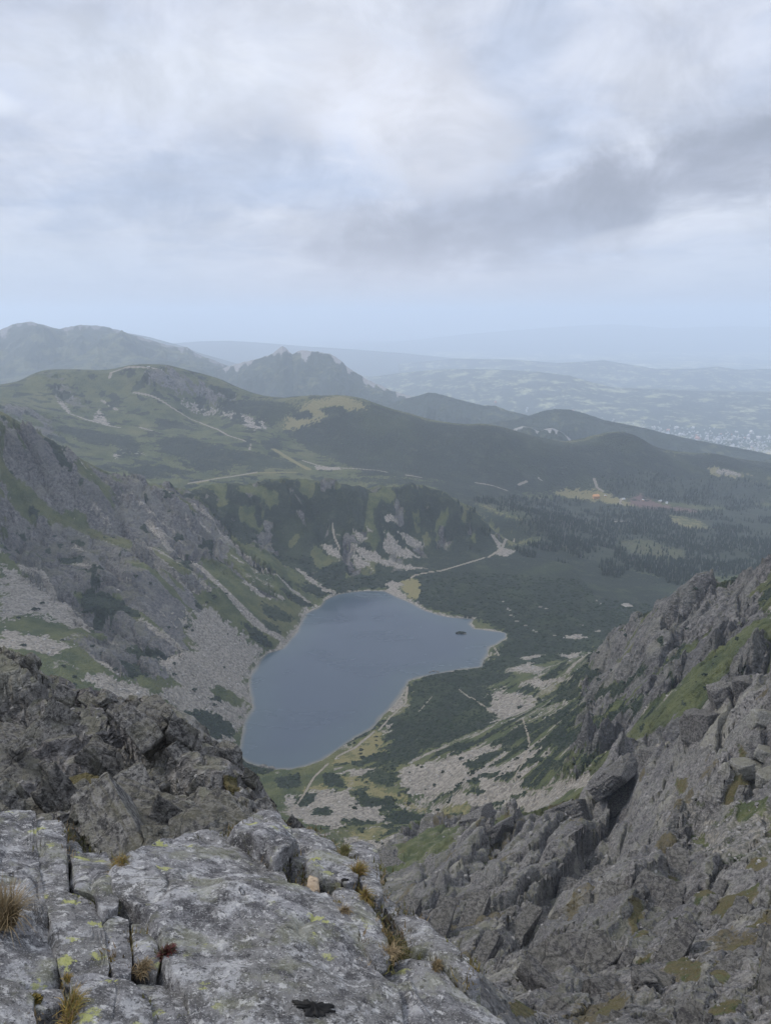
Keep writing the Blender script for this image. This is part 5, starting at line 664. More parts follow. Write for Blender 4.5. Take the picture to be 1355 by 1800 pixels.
# ---------------------------------------------------------------- land: survey heights + cover + relief, one polar sheet cut in three
NA, NL = 800, 1246
ga = np.linspace(AZ0, AZ1, NA)
gl = row_logs(NL)
coarse = land_base(380, 280)
def upsample(Zc):
    i = np.linspace(0, Zc.shape[0] - 1, NL); j = np.linspace(0, Zc.shape[1] - 1, NA)
    i0 = np.minimum(i.astype(int), Zc.shape[0] - 2); j0 = np.minimum(j.astype(int), Zc.shape[1] - 2)
    u = (i - i0)[:, None]; v = (j - j0)[None]
    return (Zc[i0][:, j0] * (1 - u) + Zc[i0 + 1][:, j0] * u) * (1 - v) + (Zc[i0][:, j0 + 1] * (1 - u) + Zc[i0 + 1][:, j0 + 1] * u) * v
LZ = upsample(coarse)
LR = np.exp(gl)[:, None] * np.ones(NA)[None]
LX = LR * np.sin(ga)[None]; LY = LR * np.cos(ga)[None]

CLASSES = ['rock', 'scree', 'pine', 'meadow', 'path', 'forest', 'heath', 'heath2']
cov = {c: np.zeros(LX.shape) for c in CLASSES}
# ragged borders: the map is looked up at slightly shifted points
k = LR * 0.010
lnr, aza = np.log(LR), np.arctan2(LX, LY)
wx = LX + k * (2.0 * fbm(LX / 28, LY / 28, 2, 5) * np.clip(28 / k / 3, 0, 1) + 1.7 * fbm(LX / 9, LY / 9, 3, 6) + 0.9 * perlin(LX / 3.5, LY / 3.5, 8))
wy = LY + k * (2.0 * fbm(LX / 28, LY / 28, 2, 25) * np.clip(28 / k / 3, 0, 1) + 1.7 * fbm(LX / 9, LY / 9, 3, 26) + 0.9 * perlin(LX / 3.5, LY / 3.5, 28))
for cname, half, wgt, pts in COVER:
    P = np.asarray(pts, float)
    rr = np.hypot(P[:, 0], P[:, 1]); aa = np.arctan2(P[:, 0], P[:, 1])
    pad = 1.05
    i0 = np.searchsorted(gl, math.log(max(rr.min() / pad, R0))); i1 = np.searchsorted(gl, math.log(min(rr.max() * pad, R1)))
    j0 = np.searchsorted(ga, aa.min() - 0.03); j1 = np.searchsorted(ga, aa.max() + 0.03)
    if i1 <= i0 or j1 <= j0: continue
    sl = (slice(i0, i1), slice(j0, j1))
    thin = float(np.clip(np.sqrt(abs(np.dot(P[:, 0], np.roll(P[:, 1], -1)) - np.dot(P[:, 1], np.roll(P[:, 0], -1))) / 2) / (0.07 * rr.mean()), 0.22, 1.0))   # small patches keep their outline
    sx, sy, sr = (LX[sl], LY[sl], LR[sl]) if half else (LX[sl] + thin * (wx[sl] - LX[sl]), LY[sl] + thin * (wy[sl] - LY[sl]), LR[sl])
    if half:
        d = line_d(pts, sx, sy); f = sstep(1.5, 0.6, d / np.maximum(half, sr * (0.0009 if rr.mean() < 2300 else 0.0014)))
    else:
        f = sstep(-0.006 * thin ** .5, 0.006 * thin ** .5, poly_sd(pts, sx, sy) / sr)
    f = f * wgt
    for c in CLASSES:
        if half and cname in ('path', 'scree', 'meadow') and c == 'rock': continue
        cov[c][sl] *= 1 - f
    if cname in cov: cov[cname][sl] = np.maximum(cov[cname][sl], f)
    elif cname == 'shore':
        cov['scree'][sl] = np.maximum(cov['scree'][sl], f); cov['path'][sl] = np.maximum(cov['path'][sl], 0.45 * f)

nearcrag = sstep(62, 54, LR) * sstep(-0.02, -0.06, np.arctan2(LX, LY))
cov['rock'] = np.maximum(cov['rock'], nearcrag * (cov['heath2'] < .3))
cov['rock'] = np.maximum(cov['rock'], 0.62 * (LR < 300) * (np.arctan2(LX, LY) > -0.03) * (cov['heath2'] < .3) * (cov['scree'] < .3))
# loose patches the survey did not map: scraps of thicket, boulders and turf
loose = fbm(LX / 46, LY / 46, 5, 61); loose2 = fbm(LX / 75, LY / 75, 5, 71); loose3 = fbm(LX / 300, LY / 300, 4, 81)
valley = (LR > 420)
cov['pine'] = np.clip(cov['pine'] - 0.35 * sstep(0.20, 0.34, loose2) * (cov['pine'] > .3) * sstep(1000, 700, LR), 0, 1)
cov['meadow'] = np.maximum(cov['meadow'], 0.62 * sstep(0.10, 0.30, loose3 + 0.35 * loose) * valley * (cov['forest'] > 0.4))
cov['scree'] = np.maximum(cov['scree'], 0.45 * sstep(0.12, 0.30, loose2) * valley * (cov['rock'] < .4) * (cov['pine'] < .4) * (cov['forest'] < .2) * (LR < 1500))
cov['pine'] = np.maximum(cov['pine'], 0.80 * sstep(0.04, 0.16, fbm(LX / 85 + 9, LY / 60, 6, 91, 0.6)) * (LR > 2100) * (cov['forest'] < .3) * (cov['meadow'] < .3) * (cov['path'] < .2))
# long strips of thicket and boulders along the foot of the spur
bare = sum(cov[c] for c in CLASSES) < 0.35
apron = bare * sstep(470, 540, LR) * sstep(1120, 1000, LR) * (LX > -70)
st1 = fbm((LX + 0.35 * LY) / 120, (LY - 0.35 * LX) / 24, 4, 84)
cov['pine'] = np.maximum(cov['pine'], 0.95 * sstep(-0.02, 0.08, st1) * apron)
cov['scree'] = np.maximum(cov['scree'], 0.75 * sstep(-0.10, -0.22, st1) * apron)
left_wall = valley * (LR < 1900) * (LX < 0) * (cov['rock'] > .4)
cov['pine'] = np.maximum(cov['pine'], 0.70 * sstep(0.14, 0.24, fbm(LX / 70 + 3, LY / 70, 5, 95)) * left_wall)
chute = fbm((LX * .93 - LY * .36) / 210, (LX * .36 + LY * .93) / 26, 4, 79)
cov['scree'] = np.maximum(cov['scree'], 0.62 * sstep(0.16, 0.30, chute) * left_wall * (cov['pine'] < .4))
cov['rock'] = np.clip(cov['rock'] - 0.75 * sstep(0.08, 0.28, fbm((LX * .93 - LY * .36) / 190, (LX * .36 + LY * .93) / 60, 5, 73)) * valley, 0, 1)

low_ridge = (LR > 1450) * (LR < 2150) * (LX < 420) * (LX > -560) * (LZ > 14)
crags = 0.8 * sstep(0.12, 0.26, fbm(LX / 60, LY / 80, 5, 97)) * low_ridge * (cov['pine'] > .4)
cov['rock'] = np.maximum(cov['rock'], 0.95 * crags); cov['pine'] = cov['pine'] * (1 - 0.8 * crags)
green_ = sstep(0.10, 0.24, fbm(LX / 70 + 5, LY / 150, 5, 98)) * low_ridge * (cov['rock'] < .3)
cov['pine'] = cov['pine'] * (1 - 0.7 * green_)
knobs = sstep(0.0, 0.5, low_ridge * 1.0)
ledges = sstep(0.12, 0.27, fbm((LX * .5 + LY * .866) / 40, (LX * .866 - LY * .5) / 15, 5, 99)) * (LR < 430) * (np.arctan2(LX, LY) > -0.02) * (LR > 40)
cov['heath2'] = np.maximum(cov['heath2'], 0.58 * ledges)
# relief
spc = np.maximum(np.gradient(gl)[:, None], 0.0017) * LR
def lod(lam): return np.clip((lam / spc - 2.0) / 2.0, 0, 1) * np.clip(1.0 - lam / (0.30 * LR), 0, 1)
Wr = np.clip(cov['rock'], 0, 1); Wp = cov['pine'] + cov['forest']
dz = np.zeros(LX.shape)
for n_, lam in enumerate((320, 160, 80, 40, 20, 10, 5, 2.5, 1.2)):
    rough = (0.020 + 0.075 * Wr + 0.012 * cov['pine']) if LR.max() else 0
    dz += lam * rough * lod(lam) * perlin(LX / lam + 3.1 * n_, LY / lam, 100 + n_)
for lam, amp in ((210, 0.10), (95, 0.13), (42, 0.13), (20, 0.12)):      # buttresses and gullies of the low ridge
    dz += knobs * np.clip(LZ / 60, 0.1, 1) * lam * amp * lod(lam) * (0.4 - 1.6 * np.abs(perlin(LX / lam + 0.35 * LY / lam, LY / (lam * 2.6), 470 + lam)))
side = sstep(-0.10, 0.06, np.arctan2(LX, LY))
for n_, lam in enumerate((70, 30, 13, 5.5, 2.3, 1.0)):
    wgt = lod(lam) * Wr
    for dirx, diry, part in ((0.93, -0.36, 1 - side), (0.50, 0.866, side)):
        q = wgt * part
        msk = q > 0.01
        if not msk.any(): continue
        xx, yy = LX[msk], LY[msk]
        wob = fbm(xx / (lam * 2), yy / (lam * 2), 2, 7 + n_) * lam * 0.6
        a = (xx * dirx + yy * diry + wob) / (lam * 2.4); c = (-xx * diry + yy * dirx + wob) / lam
        hf, ed = facets(a, c, 200 + 10 * n_, 0.9)
        dz[msk] += q[msk] * lam * (1.0 if part is not side or lam > 20 else 0.40) * (0.40 * hf - 0.24 * (1 - sstep(0.0, 0.14, ed)))
# ribs and gullies: on the buttress they lean up to the right, on the left wall they fall to the lake
for dirx, diry, part, lam, amp in ((0.93, -0.36, 1 - side, 62, 0.24), (0.93, -0.30, 1 - side, 24, 0.20), (0.50, 0.866, side, 40, 0.14)):
    q = Wr * part * lod(lam) * amp * lam
    a = (LX * dirx + LY * diry) / (lam * 4.5); c = (-LX * diry + LY * dirx) / lam + 0.8 * fbm(LX / (lam * 1.5), LY / (lam * 1.5), 3, 77)
    dz += q * (0.45 - 1.5 * np.abs(perlin(a, c, 450 + int(lam))))
# leaning slabs of the buttress: faces rising to the right, broken off by dark gullies
for lam, amp in ((58, 0.70), (23, 0.44), (9.0, 0.26), (3.5, 0.18)):
    q = Wr * side * lod(lam) * amp * lam * (LR < 700)
    along = (LX * 0.5 + LY * 0.866) / (lam * 3.2)
    u = (LX * 0.866 - LY * 0.5) / lam + 0.9 * fbm(LX / (lam * 2.2), LY / (lam * 2.2), 3, 81) + 0.35 * np.floor(along * 1.3 + 0.7 * perlin(LX / lam, LY / lam, 82))
    fr = u - np.floor(u)
    saw = np.where(fr < 0.80, fr / 0.80, (1 - fr) / 0.20)
    brk = np.clip(0.55 + 1.1 * perlin(along * 1.4, np.floor(u) * 7.3, 83), 0.05, 1.2)
    dz += q * (saw - 0.5) * brk
# three great edges of the buttress: a long face rising to each edge, a dark gully broken off behind it
E_ = SPOTS['edges']
for pts, amp in ((E_[0:6], 10.0), (E_[6:10], 5.5), (E_[10:14], 6.0), (E_[14:17], 5.0)):
    m_ = (LR > 40) & (LR < 460) & (LX > -40)
    x_, y_, r_ = LX[m_], LY[m_], LR[m_]
    x_ = x_ + 0.03 * r_ * fbm(x_ / 18, y_ / 18, 3, 85); y_ = y_ + 0.03 * r_ * fbm(x_ / 18, y_ / 18, 3, 86)
    d_ = line_d(pts, x_, y_); (ax, ay), (bx, by) = pts[-1], pts[0]
    sg = (bx - ax) * (y_ - ay) - (by - ay) * (x_ - ax)
    t_ = ((x_ - ax) * (bx - ax) + (y_ - ay) * (by - ay)) / ((bx - ax) ** 2 + (by - ay) ** 2)
    fade = sstep(-0.12, 0.1, t_) * sstep(1.12, 0.95, t_)
    k_ = r_ / 220
    dz[m_] += fade * amp * k_ * np.where(sg > 0, np.exp(-d_ / (26 * k_)), np.exp(-d_ / (6.0 * k_)) - 0.7 * np.exp(-((d_ - 11 * k_) / (7 * k_)) ** 2))
# boulders of the screes and the cushions of the thicket
for lam, amp, W in ((3.0, 0.20, cov['scree']), (1.3, 0.25, cov['scree']), (7.0, 0.12, cov['pine']), (14.0, 0.10, Wp)):
    msk = (W * lod(lam)) > 0.02
    if msk.any():
        hf, ed = facets(LX[msk] / lam, LY[msk] / lam, int(300 + lam * 10), 0.5)
        dz[msk] += (W * lod(lam))[msk] * lam * amp * (hf + 1.2 * sstep(0, 0.5, ed))
LZ, LSD = with_lake(LZ + dz, LX, LY)
# a pale rim of washed stones round the water
rim = sstep(-0.0042, -0.0012, LSD / LR) * (LSD <= 0)
rim = rim * np.clip(0.45 + 1.9 * fbm(LX / 34, LY / 34, 3, 33), 0, 1)
for c in CLASSES: cov[c] *= 1 - 0.85 * rim
cov['scree'] = np.maximum(cov['scree'], rim); cov['path'] = np.maximum(cov['path'], 0.38 * rim)
cov['scree'][LSD > 0] = 1

# slant of the rock: shifts along the ground so that cliffs overhang and lean
sh = np.clip(Wr, 0, 1) * np.minimum(LR * 0.006, 2.0)
VX = LX + sh * perlin(LZ / (sh * 5 + 0.4), LX / (sh * 8 + 0.6), 401)
VY = LY + sh * perlin(LZ / (sh * 5 + 0.4), LY / (sh * 8 + 0.6), 402)

def ground(x, y):
    return grid_at(LZ, np.asarray(x, float), np.asarray(y, float))

def sheet(name, r0, r1, mat):
    i0 = int(np.searchsorted(gl, math.log(r0))) if r0 > R0 else 0
    i1 = int(np.searchsorted(gl, math.log(r1))) + 1 if r1 < R1 else NL
    V = np.stack([VX[i0:i1], VY[i0:i1], LZ[i0:i1]], -1).reshape(-1, 3)
    n = i1 - i0
    idx = np.arange(n * NA).reshape(n, NA)
    F_ = np.stack([idx[:-1, :-1], idx[:-1, 1:], idx[1:, 1:], idx[1:, :-1]], -1).reshape(-1, 4)
    o = mesh_obj(name, V, F_, mat, kind='structure')
    color_attr(o.data, 'cover_a', np.stack([cov[c][i0:i1].ravel() for c in ('rock', 'scree', 'pine', 'meadow')], -1))
    color_attr(o.data, 'cover_b', np.stack([cov[c][i0:i1].ravel() for c in ('path', 'forest', 'heath', 'heath2')], -1))
    return o
sheet('rocky_mountainside', R0, 430, land_material('mountainside_rock', 0.35))
sheet('lake_valley', 430, 2300, land_material('valley_ground', 1.6, 0.80))
sheet('mountain_ridge', 2300, R1, land_material('ridge_ground', 3.2, 0.8, 0.95))

# ---------------------------------------------------------------- the lake
def lake():
    m, t, b = material('lake_water')
    co = t.new('ShaderNodeTexCoord').outputs['Object']
    d = t.attr('depth').outputs['Fac']
    c = t.mix(t.ss(0.0, 0.10, d), (0.105, 0.102, 0.085), (0.045, 0.065, 0.080)); c = t.mix(t.ss(0.06, 0.9, d), c, (0.040, 0.056, 0.078))
    t.put(b.inputs['Base Color'], c)
    b.inputs['Roughness'].default_value = 0.16; b.inputs['IOR'].default_value = 1.36; b.inputs['Specular IOR Level'].default_value = 0.5
    nb = t.m('ADD', t.noise(co, 0.5, 3), t.m('MULTIPLY', t.noise(co, 0.02, 3), 2.0))
    t.put(b.inputs['Roughness'], t.m('ADD', 0.07, t.m('MULTIPLY', t.ss(0.42, 0.62, t.noise(t.vm('MULTIPLY', co, (1.0, 2.2, 1.0)), 0.006, 5, 0.6, 0.5)), 0.22)))
    bump(t, b, nb, 0.35, 0.25)
    xs = np.arange(-380, 460, 4.0); ys = np.arange(760, 1680, 4.0)
    gx, gy = np.meshgrid(xs, ys)
    sd = poly_sd(LAKE, gx, gy)
    ok = sd > -7.0
    q = ok[:-1, :-1] & ok[:-1, 1:] & ok[1:, 1:] & ok[1:, :-1]
    idx = np.arange(gx.size).reshape(gx.shape)
    F_ = np.stack([idx[:-1, :-1], idx[:-1, 1:], idx[1:, 1:], idx[1:, :-1]], -1)[q]
    used = np.unique(F_); mp = np.full(gx.size, -1); mp[used] = np.arange(len(used))
    V = np.stack([gx.ravel(), gy.ravel(), np.zeros(gx.size)], -1)[used]
    o = mesh_obj('lake_water', V, mp[F_], m, kind='structure')
    a = o.data.attributes.new('depth', 'FLOAT', 'POINT')
    jit = fbm(V[:, 0] / 30, V[:, 1] / 30, 3, 44)
    a.data.foreach_set('value', np.clip((sd.ravel()[used] + 4 * jit) / 80.0, 0, 1).astype(np.float32))
lake()
# ---------------------------------------------------------------- far country: ridges, hills and the plain with its town
def far_material(name, s, rocky, open_, pale=(0.33, 0.32, 0.30), GRASS=((0.06, 0.07, 0.032), (0.10, 0.105, 0.052))):
    m, t, b = material(name)
    co = t.new('ShaderNodeTexCoord').outputs['Object']
    n1 = t.noise(co, 0.004 / s, 7, 0.6); n2 = t.noise(co, 0.016 / s, 6, 0.62); n3 = t.noise(co, 0.05 / s, 4, 0.6)
    rk = t.attr('rocky').outputs['Fac']
    c = t.mix(n2, (0.014, 0.024, 0.017), (0.034, 0.046, 0.027))
    g = t.mix(n3, GRASS[0], GRASS[1])
    c = t.mix(t.ss(0.55 - open_, 0.68 - open_, t.m('ADD', t.m('MULTIPLY', n1, 0.7), t.m('MULTIPLY', n2, 0.3))), c, g)
    r = t.mix(n3, tuple(0.45 * v for v in pale), pale)
    c = t.mix(t.ss(0.45, 0.6, t.m('ADD', rk, t.m('MULTIPLY', t.m('SUBTRACT', t.m('ADD', t.m('MULTIPLY', n2, 0.6), t.m('MULTIPLY', n3, 0.4)), 0.5), rocky))), c, r)
    t.put(b.inputs['Base Color'], c)
    bump(t, b, t.m('ADD', n3, n2), 14.0 * s, 0.7)
    return m

def ridge_range(name, pts, front, back, base, mat, seed, cols=420, rows=70, power=1.25, rough=1.0, rockband=0.12, lam0=None):
    P = np.asarray(pts, float)
    az = np.arctan2(P[:, 0], P[:, 1]); R = np.hypot(P[:, 0], P[:, 1])
    o_ = np.argsort(az); az, R, Zc = az[o_], R[o_], P[o_, 2]
    A = np.linspace(az[0], az[-1], cols)
    Rc = np.interp(A, az, R); Hc = np.interp(A, az, Zc)
    T = np.concatenate([np.linspace(1, 0, rows) ** 1.15, -np.linspace(0, 1, 14)[1:]])   # 1 foot in front .. 0 crest .. -1 foot behind
    RR = np.where(T[:, None] >= 0, Rc[None] - front * T[:, None], Rc[None] - back * T[:, None])
    h = np.maximum(Hc - base, 5)
    prof = np.where(T[:, None] >= 0, (1 - np.abs(T[:, None])) ** power, (1 - np.abs(T[:, None])) ** 1.2)
    Xm = RR * np.sin(A)[None]; Ym = RR * np.cos(A)[None]
    lam0 = lam0 or front * 0.35
    n = 0; a = 1.0
    for k in range(6):
        lam = lam0 / 1.9 ** k
        n = n + a * (1 - 2 * np.abs(perlin(Xm / lam, Ym / (lam * 1.7), seed + k))) * lam; a *= 0.95
    bell = np.clip(np.abs(T[:, None]), 0, 1); bell = np.clip((bell - 0.04) * 4.5, 0, 1) * (1 - bell) ** 0.6 * 0.9 + 0.004
    Zm = base + h[None] * prof + n * 0.13 * rough * bell * np.clip(h[None] / (0.4 * front), 0.15, 1)
    for k in range(4):                                             # small teeth along the crest
        lam = front * 0.04 / 1.9 ** k
        Zm += lam * 0.05 * rough * perlin(Xm / lam, Ym / lam, seed + 40 + k)
    V = np.stack([Xm, Ym, Zm], -1).reshape(-1, 3)
    nr = len(T); idx = np.arange(nr * cols).reshape(nr, cols)
    F_ = np.stack([idx[:-1, :-1], idx[:-1, 1:], idx[1:, 1:], idx[1:, :-1]], -1).reshape(-1, 4)
    o = mesh_obj(name, V, F_, mat, kind='structure')
    at = o.data.attributes.new('rocky', 'FLOAT', 'POINT')
    mod = np.clip(0.25 + 2.6 * fbm(A * 70 + seed, A * 0 + seed, 4, seed + 3), 0.03, 2.2)[None] * np.clip(1 + 1.2 * perlin(Xm / (front * .05), Ym / (front * .3), seed + 5), 0.3, 2)
    rk = np.clip(1.1 - np.abs(T[:, None]) / np.maximum(rockband * mod, 1e-4), 0, 1) * (rockband >= 0.05)
    at.data.foreach_set('value', rk.ravel().astype(np.float32))
    return o, A, Rc, Hc

green = far_material('forested_slope', 1.0, 0.6, 0.0)
alpine = far_material('alpine_slope', 1.3, 1.2, 0.06, (0.19, 0.185, 0.18))
lime = far_material('limestone_slope', 0.8, 1.5, 0.02, (0.30, 0.29, 0.28))
hilly = far_material('farmed_hill', 1.3, 0.0, 0.055, GRASS=((0.15, 0.18, 0.08), (0.36, 0.34, 0.21)))
ridge_range('mountain_range', RANGES['cloudy_massif'], 2600, 2500, -650, alpine, 11, 520, 90, 0.85, 1.7, 0.20, 900)
ridge_range('mountain_ridge', RANGES['front_spur'], 1700, 900, -600, alpine, 21, 420, 70, 0.95, 1.5, 0.0, 500)
ridge_range('mountain_range', RANGES['knight_peak'], 1700, 1500, -800, lime, 31, 620, 90, 0.95, 1.4, 0.13, 420)
ridge_range('forest_ridge', RANGES['forest_ridge_far'], 900, 900, -800, green, 41, 420, 50, 0.9, 1.2, 0.02)
ridge_range('forest_ridge', RANGES['forest_ridge_near'], 950, 1100, -830, green, 51, 480, 60, 0.9, 1.2, 0.02)
ridge_range('limestone_ridge', RANGES['limestone_crag'], 420, 300, -330, lime, 61, 260, 60, 0.7, 1.5, 0.16, 90)
ridge_range('forest_hill', RANGES['forest_hill'], 450, 500, -330, green, 71, 260, 40, 0.8, 0.9, 0.03)
LONG = ridge_range('farmed_ridge', RANGES['long_hill'], 2600, 3000, -830, hilly, 81, 420, 60, 0.9, 0.5, 0.0)
ridge_range('pale_ridge', RANGES['pale_ridge_left'], 3000, 2500, -900, green, 91, 160, 30, 0.9, 0.5, 0.0)
ridge_range('pale_ridge', RANGES['pale_ridge'], 5000, 5000, -1000, green, 101, 200, 30, 0.9, 0.4, 0.0)
ridge_range('low_hills', RANGES['back_hills'], 2500, 3500, -1010, hilly, 111, 260, 40, 0.8, 0.5, 0.0)
ridge_range('faint_mountains', RANGES['faint_mountains'], 8000, 8000, -1150, green, 121, 200, 30, 0.9, 0.4, 0.0)

def plain_z(x, y):
    r = np.hypot(x, y)
    z = -815 - 190 * sstep(9500, 20000, r) - (r * r) / (2 * 6.37e6)
    z = z + 60 * fbm(x / 2600, y / 2600, 4, 131) * sstep(10500, 15000, r) + 9 * fbm(x / 500, y / 500, 3, 141)
    return z

def plain():
    m, t, b = material('farmland')
    co = t.new('ShaderNodeTexCoord').outputs['Object']
    st = t.vm('MULTIPLY', co, (1.0, 0.45, 1.0))
    cell = t.new('ShaderNodeSeparateColor'); t.l.new(t.voro(st, 0.0045, out=1), cell.inputs[0])
    n = t.noise(co, 0.00045, 7, 0.6); n2 = t.noise(co, 0.006, 4)
    f = t.ramp(cell.outputs[0], [(0.0, (0.05, 0.07, 0.03)), (0.4, (0.10, 0.12, 0.05)), (0.7, (0.26, 0.26, 0.13)), (0.9, (0.42, 0.38, 0.24)), (1.0, (0.52, 0.48, 0.35))])  # field tones; the palest stops put sunlit fields into the colour
    c = t.mix(t.ss(0.46, 0.56, t.m('ADD', t.m('MULTIPLY', n, 0.8), t.m('MULTIPLY', n2, 0.2))), f, (0.025, 0.04, 0.025))
    t.put(b.inputs['Base Color'], c)
    a = np.linspace(-0.75, 0.75, 300); rr = np.exp(np.linspace(math.log(5200), math.log(88000), 260))
    Xm = rr[:, None] * np.sin(a)[None]; Ym = rr[:, None] * np.cos(a)[None]
    V = np.stack([Xm, Ym, plain_z(Xm, Ym)], -1).reshape(-1, 3)
    idx = np.arange(V.shape[0]).reshape(260, 300)
    mesh_obj('plain', V, np.stack([idx[:-1, :-1], idx[:-1, 1:], idx[1:, 1:], idx[1:, :-1]], -1).reshape(-1, 4), m, kind='structure')
    # deep ground under and behind everything, out of sight
    s = 90000.0
    V = [(-60000, -2900, -1700), (60000, -2900, -1700), (60000, s, -1700), (-60000, s, -1700)]
    mesh_obj('ground', V, np.array([[0, 1, 2, 3]]), m, kind='structure')
plain()
# ---------------------------------------------------------------- the outcrop underfoot
N_UP = np.array(FORE_N); P_UP = np.array(FORE_P)
E_U = np.cross([0, 1, 0], N_UP); E_U /= np.linalg.norm(E_U); E_V = np.cross(N_UP, E_U)

def granite(name):
    m, t, b = material(name)
    co = t.new('ShaderNodeTexCoord').outputs['Object']
    oi = t.new('ShaderNodeObjectInfo').outputs['Random']
    co = t.vm('ADD', co, t.comb(t.m('MULTIPLY', oi, 37.0), t.m('MULTIPLY', oi, 91.0), 0.0))
    big = t.noise(co, 2.2, 5, 0.6); mid = t.noise(co, 9, 8, 0.72); fine = t.noise(co, 55, 5, 0.75); grit = t.noise(co, 150, 3, 0.75)
    c = t.mix(t.ss(0.40, 0.60, mid), (0.076, 0.075, 0.080), (0.255, 0.253, 0.262))
    c = t.mix(t.m('MULTIPLY', t.ss(0.40, 0.66, big), 0.45), c, (0.165, 0.160, 0.142))
    pale = t.noise(co, 5.2, 9, 0.74, 0.3)
    c = t.mix(t.m('MULTIPLY', t.ss(0.53, 0.59, pale), 0.68), c, (0.42, 0.423, 0.43))          # grey-white crust lichen
    spk = t.noise(co, 24, 7, 0.8, 0.2)
    c = t.mix(t.m('MULTIPLY', t.ss(0.54, 0.60, spk), 0.85), c, (0.52, 0.515, 0.505))
    dk = t.noise(t.vm('ADD', co, (5.0, 3.0, 1.0)), 8.5, 9, 0.78, 0.2)
    c = t.mix(t.m('MULTIPLY', t.ss(0.53, 0.60, dk), 0.78), c, (0.046, 0.045, 0.049))             # blackish crust
    c = t.mix(t.m('MULTIPLY', t.ss(0.55, 0.63, fine), 0.85), c, (0.030, 0.029, 0.032))
    c = t.mix(t.m('MULTIPLY', t.ss(0.57, 0.66, grit), 0.7), c, (0.50, 0.50, 0.49))
    yn = t.noise(co, 30, 6, 0.75)
    yl = t.m('ADD', t.voro(t.vm('ADD', co, (2.0, 7.0, 4.0)), 7.0), t.m('MULTIPLY', t.m('SUBTRACT', yn, 0.5), 1.0))
    ymask = t.m('MULTIPLY', t.ss(0.215, 0.15, yl), t.ss(0.44, 0.54, t.noise(t.vm('ADD', co, (9.0, 1.0, 5.0)), 1.6, 3)))
    c = t.mix(t.m('MULTIPLY', ymask, 0.75), c, t.mix(fine, (0.30, 0.32, 0.095), (0.52, 0.53, 0.18)))   # map lichen
    gr = t.noise(t.vm('ADD', co, (1.0, 8.0, 2.0)), 4.0, 8, 0.72)
    c = t.mix(t.m('MULTIPLY', t.ss(0.52, 0.62, gr), 0.40), c, (0.20, 0.205, 0.125))
    t.put(b.inputs['Base Color'], c); b.inputs['Roughness'].default_value = 0.92
    h = t.m('ADD', t.m('ADD', t.m('MULTIPLY', mid, 1.0), t.m('MULTIPLY', fine, 0.40)), t.m('ADD', t.m('MULTIPLY', grit, 0.16), t.m('MULTIPLY', spk, 0.3)))
    bump(t, b, h, 0.045, 0.9)
    return m
GRANITE = granite('lichened_granite')

def tan_material():
    m, t, b = material('tan_stone')
    co = t.new('ShaderNodeTexCoord').outputs['Object']
    n = t.noise(co, 14, 6, 0.65); n2 = t.noise(co, 60, 4)
    c = t.mix(t.ss(0.3, 0.7, n), (0.17, 0.125, 0.08), (0.36, 0.29, 0.21)); c = t.mix(t.m('MULTIPLY', t.ss(0.58, 0.7, n2), 0.5), c, (0.10, 0.09, 0.08))
    t.put(b.inputs['Base Color'], c); bump(t, b, t.m('ADD', n, t.m('MULTIPLY', n2, 0.4)), 0.02)
    return m
TAN = tan_material()

